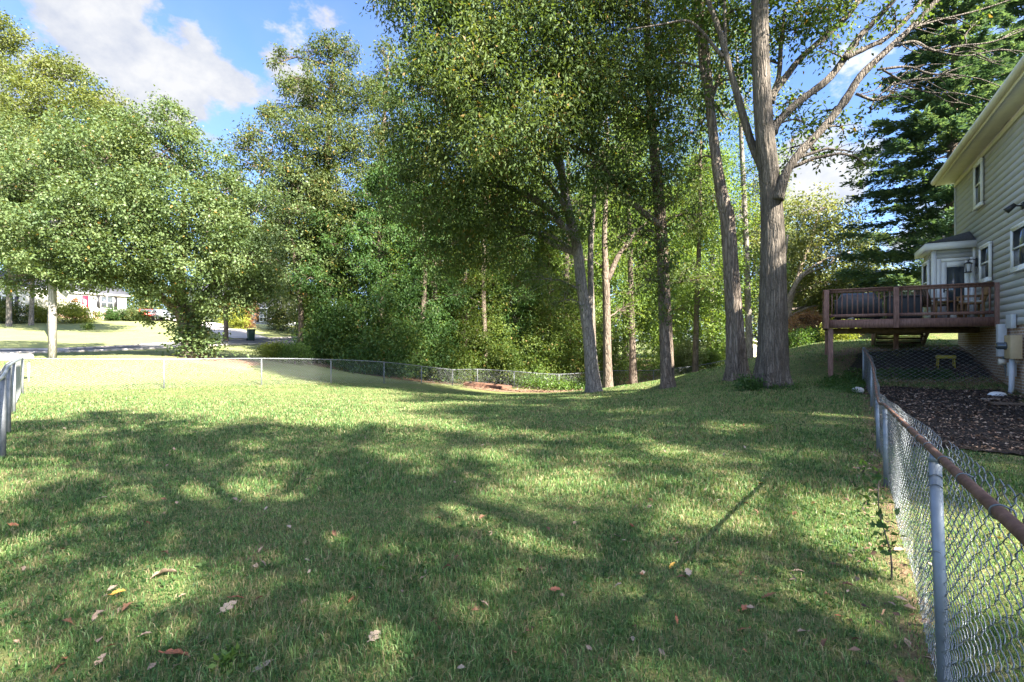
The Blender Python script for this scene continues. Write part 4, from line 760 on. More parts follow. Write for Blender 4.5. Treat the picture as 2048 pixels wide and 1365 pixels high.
b = MB(); b.tube([(m1 + .02, .03, 1.16), (m1 + .02, .17, 1.16)], [.07, .08], 14); b.build('round_fitting', M['cream'], house)
# ---------------------------------------------------------------- deck
deck = empty('wooden_deck', (HX, HY, 0), HR, 'raised reddish brown wooden deck with baluster railing attached to the grey house', 'deck')
W_, DP, ZF = 4.0, 3.55, 2.36
b = MB()
for k in range(int(DP / .14)): b.box((k * .14 + .04, .05, ZF - .035), (k * .14 + .172, W_ - .04, ZF))
b.build('floor', M['deckwood'], deck)
b = MB()
for k in range(11): b.box((.05, .2 + k * .37, ZF - .235), (DP, .24 + k * .37, ZF - .037))
b.box((1.6, .05, ZF - .42), (1.66, W_ - .05, ZF - .237)); b.build('joist', M['oldwood'], deck)
b = MB(); b.box((-.0, -.0, ZF - .26), (.038, W_, ZF - .005)); b.build('rim_board', M['deckwood'], deck)
b = MB(); b.box((.04, W_ - .038, ZF - .26), (DP, W_, ZF - .005)); b.build('rim_board', M['deckwood'], deck)
for s, o, sup in ((-.0, W_ - .03, 1), (DP - .05, W_ - .05, 1), (DP - .05, 1.9, 1)):
    g = gz(*hpt(s, o)); b = MB(); b.box((s + .041 if s < 1 else s, o - .19 if s < 1 else o - .14, g - .2), (s + .18 if s < 1 else s + .14, o - .05 if s < 1 else o, ZF - .265)); bevel(b.build('support_post', M['deckwood'], deck), .006)
for s, o in ((-.095, W_ - .05), (-.095, W_ * .555), (-.095, .02), (DP - .05, W_ - .05)):
    b = MB(); b.box((s, o - .06, ZF - .27), (s + .094, o + .075, ZF + .93)); bevel(b.build('rail_post', M['deckwood'], deck), .006)
def rail(a, bb, n):
    b = MB(); A = Vector(a); B = Vector(bb); d = (B - A).normalized()
    b.beam(A + Vector((0, 0, .93)), B + Vector((0, 0, .93)), .14, .035); b.beam(A + Vector((0, 0, .87)), B + Vector((0, 0, .87)), .038, .085); b.build('top_rail', M['deckwood'], deck)
    b = MB(); b.beam(A + Vector((0, 0, .12)), B + Vector((0, 0, .12)), .038, .085); b.build('bottom_rail', M['deckwood'], deck)
    s = d.cross(Vector((0, 0, 1)))
    for k in range(n):
        q = A + (B - A) * ((k + .5) / n) - s * .036 * (1 if abs(d.y) > .5 else -1); b = MB(); b.box((q.x - .017, q.y - .017, ZF + .07), (q.x + .017, q.y + .017, ZF + .905)); b.build('baluster', M['deckwood'], deck)
rail((.02, W_ - .12, ZF), (.02, W_ * .555 + .08, ZF), 12); rail((.02, W_ * .555 - .06, ZF), (.02, .1, ZF), 14); rail((.12, W_ - .02, ZF), (DP - .05, W_ - .02, ZF), 20)
# stairs leaving the far side
st = MB(); so0, so1 = .95, 2.35; nst = 5; zend = gz(*hpt(DP + 1.5, 2.3)); rise = (ZF - zend) / nst
for k in range(nst): st.box((DP + .03 + k * .28, so0, ZF - (k + 1) * rise - .04), (DP + .32 + k * .28, so1, ZF - (k + 1) * rise))
for k in range(nst): st.box((DP + .03 + k * .28 - .02, so0 + .04, ZF - (k + 1) * rise + .01), (DP + .03 + k * .28, so1 - .04, ZF - k * rise - .05))
st.build('stair_tread', M['oldwood'], deck)
for o in (so0 - .045, so1 + .005):
    b = MB(); b.beam((DP + .0, o + .02, ZF - .2), (DP + nst * .28, o + .02, zend - .05), .038, .30); b.build('stair_stringer', M['oldwood'], deck)
for o in (so0 - .03, so1 + .03):
    b = MB(); b.beam((DP + .1, o, ZF + .75), (DP + nst * .28, o, zend + .8), .05, .09); b.box((DP + nst * .28 - .05, o - .045, zend - .1), (DP + nst * .28 + .04, o + .045, zend + .85)); b.build('stair_rail', M['deckwood'], deck)
# things on the deck
hv = lambda s, o, z: Vector((*hpt(s, o), z))
g = empty('covered_grill', hv(1.0, 3.1, ZF), HR, 'covered grill under a dark grey sheet behind the deck balusters', 'grill')
b = MB(); prof = [(-.28, .06), (.28, .06), (.30, .55), (.29, .66), (.22, .80), (.08, .87), (-.08, .87), (-.22, .80), (-.29, .66), (-.30, .55)]
rg = np.random.default_rng(4); Vv = []; ys = np.linspace(-.62, .62, 15); n = len(prof)
for y in ys:
    e = 1 - .12 * (abs(y) / .62) ** 6; hh = .66 if abs(y) > .45 else 1.0
    for x, z in prof: zz = z if z < .6 else .6 + (z - .6) * (.25 if abs(y) > .5 else 1); Vv.append((x * e + rg.normal(0, .008), y, zz + rg.normal(0, .006)))
Qs = [(i * n + j, i * n + (j + 1) % n, (i + 1) * n + (j + 1) % n, (i + 1) * n + j) for i in range(len(ys) - 1) for j in range(n)]
b.add(Vv, Qs, [(0, j + 1, j) for j in range(1, n - 1)] + [((len(ys) - 1) * n, (len(ys) - 1) * n + j, (len(ys) - 1) * n + j + 1) for j in range(1, n - 1)]); b.build('cover', M['darkcloth'], g, True)
for y in (-.5, .5):
    b = MB(); b.tube([(-.26, y, .07), (.26, y, .07)], .065, 12); b.build('wheel', M['rubber'], g)
g = empty('storage_box', hv(.9, 1.95, ZF), HR, 'dark lidded storage box next to the covered grill on the deck', 'storage box')
b = MB(); b.box((-.3, -.42, .04), (.3, .42, .66)); bevel(b.build('body', M['darkbox'], g), .02); b = MB(); b.box((-.32, -.44, .662), (.32, .44, .72)); bevel(b.build('lid', M['darkbox'], g), .015)
for y in (-.36, .36):
    b = MB(); b.box((-.25, y - .04, 0), (.25, y + .04, .039)); b.build('foot', M['black'], g)
def chair(name, label, s, o, rz, wood):
    r = empty(name, hv(s, o, ZF), HR + rz, label, 'chair'); m = M[wood]
    b = MB(); b.box((-.25, -.26, .40), (.27, .26, .44)); bevel(b.build('seat', m, r))
    for x, y in ((-.22, -.24), (-.22, .24), (.24, -.24), (.24, .24)):
        b = MB(); b.box((x - .025, y - .025, 0), (x + .025, y + .025, .399 if x < 0 else .62)); b.build('leg', m, r)
    b = MB()
    for k in range(5): b.beam((-.23, -.20 + k * .10, .441), (-.38, -.20 + k * .10, .95), .07, .02, (0, 1, 0))
    b.beam((-.37, -.26, .93), (-.37, .26, .93), .03, .09); b.build('backrest', m, r)
    for y in (-.25, .25):
        b = MB(); b.beam((-.30, y, .63), (.28, y, .635), .07, .025); b.build('arm', m, r)
    b = MB(); b.box((-.22, -.22, .441), (.25, .22, .50)); bevel(b.build('cushion', M['fabric'], r), .02)
chair('patio_chair', 'wooden patio chair with pale cushion at the house end of the deck', .75, .42, PI * .5, 'chairwood')
chair('patio_chair', 'low dark patio chair seen through the balusters near the white door', 1.35, 1.15, -PI * .35, 'oldwood')
t = empty('patio_table', hv(1.15, .85, ZF), HR, 'small slatted patio table between two chairs on the deck', 'table')
b = MB()
for k in range(6): b.box((-.38 + k * .13, -.38, .50), (-.27 + k * .13, .38, .525))
b.build('table_top', M['chairwood'], t)
for x, y in ((-.33, -.33), (-.33, .33), (.33, -.33), (.33, .33)):
    b = MB(); b.box((x - .025, y - .025, 0), (x + .025, y + .025, .499)); b.build('leg', M['chairwood'], t)
b = MB(); rg = np.random.default_rng(9); V = [(x * .32, y * .22, .015 + .05 * max(0, math.sin(3 * x + 2 * y) * math.cos(4 * y - x)) + rg.uniform(0, .012)) for x in np.linspace(-.5, .5, 9) for y in np.linspace(-.5, .5, 9)]
b.add(V, [(i * 9 + j, i * 9 + j + 1, (i + 1) * 9 + j + 1, (i + 1) * 9 + j) for i in range(8) for j in range(8)])
rag = b.build('cloth', M['fabric'], None, True); rag.location = hv(.18, 3.35, ZF); rag.rotation_euler = (0, 0, .4); tag(rag, 'crumpled pale cloth lying on the deck edge below the grill', 'cloth')
# beneath the deck
ys_ = hpt(1.2, .9); r = empty('step_stool', (*ys_, gz(*ys_)), HR, 'small yellow topped stool in the dark under the deck', 'stool')
b = MB(); b.box((-.15, -.22, .30), (.15, .22, .40)); bevel(b.build('seat', M['yellow'], r), .02)
for x, y in ((-.11, -.18), (-.11, .18), (.11, -.18), (.11, .18)):
    b = MB(); b.tube([(x, y, .30), (x * 1.1, y * 1.1, 0)], .016, 8); b.build('leg', M['yellow'], r)
# ---------------------------------------------------------------- mulch bed, board, stones, weeds
def mulch_shader(t):
    p = pos(t); n = t.noise(p, 30, 5, .7); n2 = t.noise(p, 4, 4)
    return pbsdf(t, t.mix(t.mr(n, .35, .75), (.012, .010, .010), t.mix(n2, (.06, .045, .035), (.10, .07, .05))), .9, .25, 0, bump(t, n, 1.0, .05))
M['mulch'] = mat('dark_mulch', mulch_shader)
mx, my = np.meshgrid(np.arange(5, 17, .11), np.arange(5.5, 20, .11)); jn = .25 * snoise(mx * 3, my * 3, 8)
inside = inpoly(mx + jn, my - jn, MULCH) | inpoly(mx, my, [hpt(.1, 3.6), hpt(.1, 0), hpt(3.4, 0), hpt(3.2, 3.0)])
mz = ground(mx, my) + .035 + .02 * snoise(mx * 6, my * 6, 3); idm = np.arange(mx.size).reshape(mx.shape)
cell = inside[:-1, :-1] & inside[1:, 1:] & inside[:-1, 1:] & inside[1:, :-1]
qm = np.stack([idm[:-1, :-1], idm[:-1, 1:], idm[1:, 1:], idm[1:, :-1]], -1)[cell]
us, inv_ = np.unique(qm, return_inverse=True)
tag(mesh_np('mulch_bed', np.stack([mx.ravel(), my.ravel(), mz.ravel()], 1)[us], [inv_.reshape(-1, 4)], M['mulch'], None, True), kind='structure')
def scatter(poly, n, rng, box=None):
    p = np.array(poly); lo = p.min(0); hi = p.max(0); q = rng.uniform(lo, hi, (n * 4, 2)); q = q[inpoly(q[:, 0], q[:, 1], poly)][:n]; return q
def litter(name, q, L, cols, seed, lift=.05):
    rng = np.random.default_rng(seed); n = len(q); z = ground(q[:, 0], q[:, 1]) + lift + rng.uniform(0, .02, n); p = np.stack([q[:, 0], q[:, 1], z], 1)
    a = rng.normal(0, 1, (n, 3)); a[:, 2] *= .25; a /= np.linalg.norm(a, axis=1)[:, None]; nn = rng.normal(0, .35, (n, 3)); nn[:, 2] += 1; s = np.cross(nn, a); s /= np.linalg.norm(s, axis=1)[:, None]
    l = L * rng.uniform(.4, 1.3, (n, 1)); w_ = l * rng.uniform(.12, .3, (n, 1)); up = np.array([[0, 0, 1]]) * l * rng.uniform(0, .25, (n, 1))
    V = np.stack([p, p + a * l * .5 + s * w_ + up, p + a * l, p + a * l * .5 - s * w_ + up * .5], 1).reshape(-1, 3)
    def sh(t):
        g_ = t.node('ShaderNodeNewGeometry').outputs['Random Per Island']; return pbsdf(t, t.ramp(g_, [(i / (len(cols) - 1), c) for i, c in enumerate(cols)]), .75, .3)
    o = mesh_np(name, V, [np.arange(n * 4).reshape(-1, 4)], mat(name + '_colours', sh)); return tag(o, kind='stuff')
rng = np.random.default_rng(77)
LC = [(.02, .014, .012), (.03, .02, .016), (.05, .028, .018), (.14, .075, .045), (.24, .15, .10), (.36, .27, .20), (.10, .055, .035), (.30, .20, .14)]
litter('mulch_litter', np.vstack([scatter(MULCH, 8000, rng), scatter([hpt(0, 3.6), hpt(0, .1), hpt(1.5, .1), hpt(1.0, 3.4)], 900, rng)]), .065, LC, 5)
q = [];
for a, b_ in zip(FENCE_R[1:-1], FENCE_R[2:]):
    t = rng.uniform(0, 1, 150); q.append(np.stack([a[0] + (b_[0] - a[0]) * t + rng.normal(-.1, .16, 150), a[1] + (b_[1] - a[1]) * t + rng.normal(0, .16, 150)], 1))
litter('fence_line_litter', np.vstack(q), .06, LC, 6, .02)
litter('woodland_litter', np.vstack([scatter([XY(920, 31), XY(1330, 28), XY(1400, 38), XY(1100, 40), XY(940, 36)], 2500, rng), scatter(FOREST, 3000, rng)]), .14, LC, 7, .02)
def herb(name, q, hgt, L, m, seed, per=9, kind='stuff', Wr=.6, label=None, cat=None):
    rng = np.random.default_rng(seed); c = np.stack([q[:, 0], q[:, 1], ground(q[:, 0], q[:, 1]) + hgt * rng.uniform(.15, 1, len(q))], 1)
    o = leaf_obj(name, [leaves(c, hgt * .4, per, L, Wr, rng, 1.2, 0)], m, None); return tag(o, label, cat, None, kind)
herb('ground_ivy', np.vstack([scatter([hpt(-.2, 3.6), hpt(-.2, .9), hpt(.9, .9), hpt(.9, 3.4)], 260, rng), scatter([XY(1640, 13.6), XY(1720, 12.2), XY(1735, 14.6), XY(1655, 16)], 240, rng), scatter([XY(1500, 13.5), XY(1600, 13.2), XY(1600, 14), XY(1500, 14.2)], 60, rng)]), .10, .06, M['lf_dark'], 15, 12)
cq = np.stack([rng.uniform(-7, 6, 5200), rng.uniform(2.0, 10.5, 5200)], 1); cq = cq[(snoise(cq[:, 0] * 1.5, cq[:, 1] * 1.5, 71) > .12) & (cq[:, 0] < np.interp(cq[:, 1], [p[1] for p in FENCE_R], [p[0] for p in FENCE_R]) - .3)]
herb('clover', cq, .030, .026, M['lf_dark'], 18, 7, 'stuff', .8)
# a low tuft at the oak's foot
herb('foot_shrub', np.array([XY(1498 + rng.normal(0, 9), 13.9 + rng.normal(0, .15)) for _ in range(26)]), .32, .10, M['lf_dark'], 16, 18, None, .45, 'dark low shrub at the foot of the large oak', 'shrub')
herb('broadleaf_weed', np.array([XY(462 + rng.normal(0, 18), 2.62 + rng.normal(0, .035)) for _ in range(14)]), .03, .055, M['lf_vine'], 17, 6, None, .42, 'bright green leafy weed in the near grass', 'weed')
b = MB(); A = P(1982, 806, 10.6); B = P(2100, 806, 10.2); A.z = gz(A.x, A.y) + .07; B.z = gz(B.x, B.y) + .07; b.beam(A, B, .20, .05); o = bevel(b.build('plank', M['oldwood'])); tag(o, 'weathered plank lying on the dark mulch', 'plank')
b = MB(); A = P(1965, 796, 11.2); B = P(1998, 793, 11.2); A.z = gz(A.x, A.y) + .06; B.z = gz(B.x, B.y) + .07; b.beam(A, B, .1, .04); tag(b.build('wood_scrap', M['dead_wood']), 'short broken scrap of wood on the mulch near the white stone', 'wood scrap')
def stone(label, x, y, r, m, seed, flat=.5):
    rng = np.random.default_rng(seed); b = MB(); V = []; n, k = 14, 7; ph = rng.uniform(0, 6, 4)
    for i in range(k + 1):
        for j in range(n):
            th = j / n * 2 * PI; f = i / k * PI; rr = r * (1 + .13 * math.sin(2 * th + ph[0]) + .08 * math.sin(3 * th + ph[1] + f * 2)); V.append((rr * math.sin(f) * math.cos(th), rr * math.sin(f) * math.sin(th), r * flat * math.cos(f)))
    b.add(V, [(i * n + j, (i + 1) * n + j, (i + 1) * n + (j + 1) % n, i * n + (j + 1) % n) for i in range(k) for j in range(n)]); o = b.build('stone', M[m], None, True); o.location = (x, y, gz(x, y) + r * flat * .5); return tag(o, label, 'stone')
s_ = P(1994, 781, 11.9); stone('flat whitish stone on the mulch by the leaning fence post', s_.x, s_.y, .19, 'white', 3, .42)
s_ = P(1716, 786, 12.8); stone('grey rock half hidden in weeds left of the fence corner', s_.x, s_.y, .16, 'stone', 4, .6)
# sapling growing through the near fence
sp = XY(1783, 3.55); r = empty('sapling', (*sp, gz(*sp)), 0, 'leafy green sapling growing up through the near fence', 'sapling'); b = MB(); sz = [Vector((.02 * math.sin(k), .02 * k, .10 * k)) for k in range(8)]
b.tube(catmull(sz, 3), np.linspace(.007, .003, 22), 6); b.build('stem', M['brown_bark'], r)
rng = np.random.default_rng(21); leaf_obj('foliage', [leaves(np.array([tuple(sz[k] + Vector((rng.normal(0, .03), rng.normal(0, .03), .02))) for k in range(2, 8) for _ in range(3)]), .04, 4, .06, .5, rng, .8, 0)], M['lf_dark'], r)
# ---------------------------------------------------------------- timber bed, unidentified white shape as a table, pole, bin
b = MB(); A = P(930, 777, 33.2); B = P(1012, 778, 33.2)
for k, (p, q_) in enumerate(((A, B), (A + Vector((.1, 1.6, 0)), B + Vector((.3, 1.6, 0))), (A, A + Vector((.1, 1.6, 0))), (B, B + Vector((.3, 1.6, 0))))):
    for l in range(1):
        a_ = p.copy(); b_ = q_.copy(); a_.z = gz(a_.x, a_.y) + .08 + l * .172; b_.z = gz(b_.x, b_.y) + .08 + l * .172; d_ = (b_ - a_).normalized() * (.09 if k < 2 else -.1); b.beam(a_ - d_, b_ + d_, .17, .2)
tag(bevel(b.build('timber_bed', M['clay']), .01), 'low reddish timber edged bed at the fence bend', 'garden bed')
pp = XY(105, 24); r = empty('utility_pole', (*pp, gz(*pp)), 0, 'weathered wooden utility pole rising into the broad street tree', 'utility pole')
b = MB(); b.tube([(0, 0, -.3), (0, 0, 3), (.02, 0, 7.0)], [.165, .158, .12], 20, True); b.build('pole', M['pole_wood'], r, True)
b = MB(); b.tube([(-.16, -.05, .9), (-.15, -.06, 1.6), (-.14, -.05, 2.6)], [.02, .035, .02], 8); b.build('cable_guard', M['black'], r)
b = MB(); b.beam((-1.1, 0, 6.6), (1.1, 0, 6.6), .10, .12); b.build('crossarm', M['pole_wood'], r)
tq = XY(16, 18.2); tz = topz(16, 714, 18.2); r = empty('table', (*tq, gz(*tq)), .15, 'unidentified white shape built as a rounded table beyond the fence corner', 'table')  # unclear white shape, the table is a guess
hh = tz - gz(*tq); b = MB(); b.box((-1.1, -.45, hh - .14), (.56, .45, hh + .09)); o = b.build('table_top', M['white'], r); bevel(o, .09, 5)
for x, y in ((-.95, -.35), (-.95, .35), (.42, -.35), (.42, .35)):
    b = MB(); b.tube([(x, y, hh - .14), (x, y, -.05)], .03, 10); b.build('leg', M['white'], r)
bp = XY(502, 45.5); r = empty('wheeled_bin', (*bp, gz(*bp)), .7, 'dark green wheeled bin standing at the driveway mouth', 'bin')
b = MB(); b.add([(-.24, -.27, .08), (.24, -.27, .08), (.24, .25, .08), (-.24, .25, .08), (-.30, -.33, 1.0), (.30, -.33, 1.0), (.30, .33, 1.0), (-.30, .33, 1.0)], [(0, 3, 2, 1), (4, 5, 6, 7), (0, 1, 5, 4), (1, 2, 6, 5), (2, 3, 7, 6), (3, 0, 4, 7)]); bevel(b.build('body', M['binplastic'], r), .03)
b = MB(); b.add([(-.33, -.37, 1.002), (.33, -.37, 1.002), (.33, .37, 1.002), (-.33, .37, 1.002), (-.28, -.30, 1.08), (.28, -.30, 1.08), (.28, .32, 1.10), (-.28, .32, 1.10)], [(0, 3, 2, 1), (4, 5, 6, 7), (0, 1, 5, 4), (1, 2, 6, 5), (2, 3, 7, 6), (3, 0, 4, 7)]); b.build('lid', M['binplastic'], r)
b = MB(); b.tube([(-.3, .42, .96), (.3, .42, .96)], .02, 8); b.build('handle', M['black'], r)
for x in (-.27, .27):
    b = MB(); b.tube([(x - .03, .27, .12), (x + .03, .27, .12)], .12, 16); b.build('wheel', M['rubber'], r)
# ---------------------------------------------------------------- neighbour houses
def nhouse(label, org, d, L, depth, zf, ze, wallm, sidem, roofh=2.0, over=.3):
    """org: corner nearest the viewer; d: plan direction of the front wall; local x along the front, y towards the street"""
    rz = math.atan2(d[1], d[0]); r = empty('house', (*org, 0), rz, label, 'house', None); b = MB()
    lapwall(b, 0, L, 0, zf, ze, .2, 'x', -1); b.box((0, .004, zf), (L, depth, ze)); b.build('siding_wall', M[wallm], r)
    b = MB(); lapwall(b, 0, depth, -.004, zf, ze, .2, 'y'); b.add([(-.004, 0, ze), (-.004, depth, ze), (-.004, depth / 2, ze + roofh)], [], [(0, 2, 1)]); b.build('gable_wall', M[sidem], r)
    b = MB(); lapwall(b, 0, depth, L + .004, zf, ze, .2, 'y'); b.add([(L + .004, 0, ze), (L + .004, depth, ze), (L + .004, depth / 2, ze + roofh)], [], [(0, 1, 2)]); b.build('gable_wall', M[sidem], r)
    b = MB(); b.box((.05, .05, zf - 3), (L - .05, depth - .05, zf - .001)); b.build('foundation', M['redbrick'], r)
    b = MB(); k = roofh / (depth / 2)
    for y0, y1 in ((-over, depth / 2), (depth + over, depth / 2)):
        z0 = ze - over * k + .06; z1 = ze + roofh + .06
        b.add([(x, y, z + dz) for dz in (0, .06) for x, y, z in ((-over, y0, z0), (L + over, y0, z0), (L + over, y1, z1), (-over, y1, z1))], [(0, 1, 2, 3), (4, 5, 6, 7), (0, 1, 5, 4), (1, 2, 6, 5), (2, 3, 7, 6), (3, 0, 4, 7)])
    b.build('roof', M['shingle'], r)
    b = MB(); b.box((-over, -over - .02, ze - over * k - .12), (L + over, -over, ze - over * k + .055)); b.build('fascia', M['white'], r)
    return r
def fwin(r, x0, x1, z0, z1, dbl=False, shutter=True):
    b = MB(); t = .09
    for a in ((x0, x1, z0, z0 + t), (x0, x1, z1 - t, z1), (x0, x0 + t, z0 + t, z1 - t), (x1 - t, x1, z0 + t, z1 - t)): b.box((a[0], -.10, a[2]), (a[1], -.02, a[3]))
    if dbl: xm = (x0 + x1) / 2; b.box((xm - .05, -.10, z0 + t), (xm + .05, -.02, z1 - t))
    w_ = b.build('window', M['white'], r); b = MB(); b.box((x0 + t, -.045, z0 + t), (x1 - t, -.04, z1 - t)); b.build('pane', M['glass'], w_)
    b = MB(); zm = (z0 + z1) / 2; b.box((x0 + t, -.07, zm - .03), (x1 - t, -.046, zm + .03)); b.build('sash', M['white'], w_)
    if shutter:
        for a0, a1 in ((x0 - .42, x0 - .03), (x1 + .03, x1 + .42)): b = MB(); b.box((a0, -.07, z0), (a1, -.025, z1)); b.build('shutter', M['black'], r)
def stair(r, x0, x1, zt, zb, run):
    n = max(3, int((zt - zb) / .18)); b = MB()
    for k in range(n): b.box((x0, -run * (k + 1) / n - 1.0, zb - .5), (x1, -run * k / n - 1.0, zt - (k + 1) * (zt - zb) / n))
    b.box((x0 - .2, -1.0, zb - .5), (x1 + .2, -.03, zt)); b.build('brick_steps', M['redbrick'], r)
    for x in (x0 - .02, x1 + .02):
        b = MB(); b.beam((x, -1.0, zt + .9), (x, -1.0 - run, zb + .9), .07, .09); b.beam((x, -1.0, zt + .15), (x, -1.0 - run, zb + .15), .05, .07); b.beam((x, -.1, zt + .9), (x, -1.0, zt + .9), .07, .09)
        for k in range(12): y = -1.0 - run * k / 11; z = zt + (zb - zt) * k / 11; w_ = .09 if k in (0, 11) else .04; b.box((x - w_ / 2, y - w_ / 2, z + (.1 if w_ < .05 else -.1)), (x + w_ / 2, y + w_ / 2, z + .86))
        b.build('stair_rail', M['white'], r)
dn = (.46 / 1.0018, .89 / 1.0018)
n1 = nhouse('white house with red front door and navy roof across the street', (-57.0, 64.0), dn, 6.5, 7.0, 5.5, 8.15, 'siding_white', 'siding_tan', 1.6)
fwin(n1, 3.39, 4.95, 6.05, 7.78, True)
b = MB(); b.box((1.30, -.07, 5.5), (1.38, -.02, 7.66)); b.box((2.14, -.07, 5.5), (2.22, -.02, 7.66)); b.box((1.30, -.07, 7.661), (2.22, -.02, 7.76)); b.build('door_frame', M['white'], n1)
b = MB(); b.box((1.385, -.05, 5.5), (2.135, -.03, 7.655)); dr_ = b.build('door', M['red'], n1, ); dr_['label'] = 'red front door with oval glass'
b = MB(); b.tube([(1.76, -.051, 6.95), (1.76, -.058, 6.95)], .13, 16); b.box((1.65, -.056, 6.3), (1.87, -.051, 7.1)); b.build('pane', M['curtain'], dr_)
b = MB(); b.box((2.75, -.14, 7.15), (2.88, -.03, 7.45)); b.build('wall_lamp', M['black'], n1)
stair(n1, 1.2, 2.35, 5.5, 4.35, 2.2)
# wall ornament: sail-like red and dark cut-out
b = MB(); b.add([(.28, -.06, 6.75), (1.02, -.06, 6.80), (1.0, -.06, 6.95), (.30, -.06, 6.92), (.28, -.03, 6.75), (1.02, -.03, 6.80), (1.0, -.03, 6.95), (.30, -.03, 6.92)], [(0, 1, 2, 3), (4, 5, 6, 7), (0, 1, 5, 4), (2, 3, 7, 6), (1, 2, 6, 5), (3, 0, 4, 7)])
b.add([(.35, -.06, 7.0), (.98, -.06, 7.02), (.86, -.06, 7.75), (.80, -.06, 7.45), (.35, -.03, 7.0), (.98, -.03, 7.02), (.86, -.03, 7.75), (.80, -.03, 7.45)], [(0, 1, 2, 3), (4, 7, 6, 5), (0, 4, 5, 1), (1, 5, 6, 2), (2, 6, 7, 3), (3, 7, 4, 0)])
orn = b.build('wall_ornament', M['leaf_rust'], n1)
n2 = nhouse('pale green house half hidden behind the street tree and driveway', (XY(418, 72)), dn, 9, 7, 4.4, 8.0, 'siding_green', 'siding_green', 2.2); fwin(n2, 1.2, 2.2, 5.6, 7.0, False, False); fwin(n2, 5.2, 6.6, 5.6, 7.0, True)
b = MB(); lapwall(b, 1.0, 6, -.01, 4.5, 7.6, .2, 'y') if False else None
n3 = nhouse('grey house with brick front steps glimpsed behind the small roadside tree', (XY(505, 70)), dn, 11, 7, 3.6, 6.6, 'siding_grey', 'siding_grey', 2.0); fwin(n3, 1.0, 2.2, 4.4, 5.8, True); fwin(n3, 6.5, 7.6, 4.4, 5.8, False); stair(n3, 3.6, 4.8, 3.6, 2.7, 1.6)
n4 = nhouse('pale house wall behind tree trunks at the photo edge', (XY(-30, 60)), dn, 8, 7, 4.6, 8.6, 'siding_white', 'siding_tan', 2.0); fwin(n4, 1.4, 2.6, 5.8, 7.3, True, True)
for i, (lb, u, D, vt, w_) in enumerate([('lopsided tree trunk in front of the pale house wall', 62, 54, 330, 8), ('thick pale trunk left of the white house with red door', 18, 52, 300, 9)]):
    auto_tree('garden_tree', lb, u, D, vt, w_, 70, 520, M['lf_yellow'], M['grey_bark'], 120 + i, n=12, L=.24, Wr=.6, per=24, k=5, spread=.5)
# neighbour house and deck seen behind and below our deck
n5 = nhouse('pale grey neighbour house glimpsed behind the stairs of the deck', (XY(1800, 33)), (.95, .31), 9, 6, 1.6, 5.2, 'siding_grey', 'siding_grey', 1.6)
nd = empty('neighbour_deck', (*XY(1655, 26), 0), -.05, 'orange stained low deck railing beyond the round shrub', 'deck'); zd = topz(1655, 679, 26) + .1; 
b = MB(); b.box((0, 0, zd - .30), (4.2, 3, zd - .1)); b.build('floor', M['orangewood'], nd)
for z in (-.12, .10, .30): b = MB(); b.box((0, -.05, zd + z - .05), (4.2, -.01, zd + z + .05)); b.build('rail', M['orangewood'], nd)
for k in range(6): b = MB(); b.box((k * .8, -.009, zd - 1.0), (k * .8 + .09, .09, zd + .36)); b.build('post', M['orangewood'], nd)
sh = empty('shed', (*XY(1462, 47), gz(*XY(1475, 47)) - .05), .12, 'small pale yellow shed with a sloping roof between two trunks', 'shed'); b = MB(); lapwall(b, 0, 3.6, 0, 0, 1.9, .2, 'x', -1); b.box((0, .004, 0), (3.6, 2.6, 1.9)); b.add([(0, 0, 1.9), (3.6, 0, 1.9), (1.4, 0, 2.6), (0, 2.6, 1.9), (3.6, 2.6, 1.9), (1.4, 2.6, 2.6)], [], [(0, 1, 2), (3, 5, 4)]); b.build('wall', M['siding_tan'], sh)
b = MB(); b.beam((-.25, 1.3, 1.86), (1.42, 1.3, 2.66), 3.0, .08); b.beam((1.40, 1.3, 2.66), (3.9, 1.3, 1.86), 3.0, .08); b.build('roof', M['cream'], sh)
b = MB(); b.box((.5, -.08, .05), (.62, -.03, 1.75)); b.box((1.9, -.08, .05), (2.02, -.03, 1.75)); b.beam((.6, -.06, .1), (1.95, -.06, 1.7), .04, .12, (0, 1, 0)); b.build('door_brace', M['white'], sh)
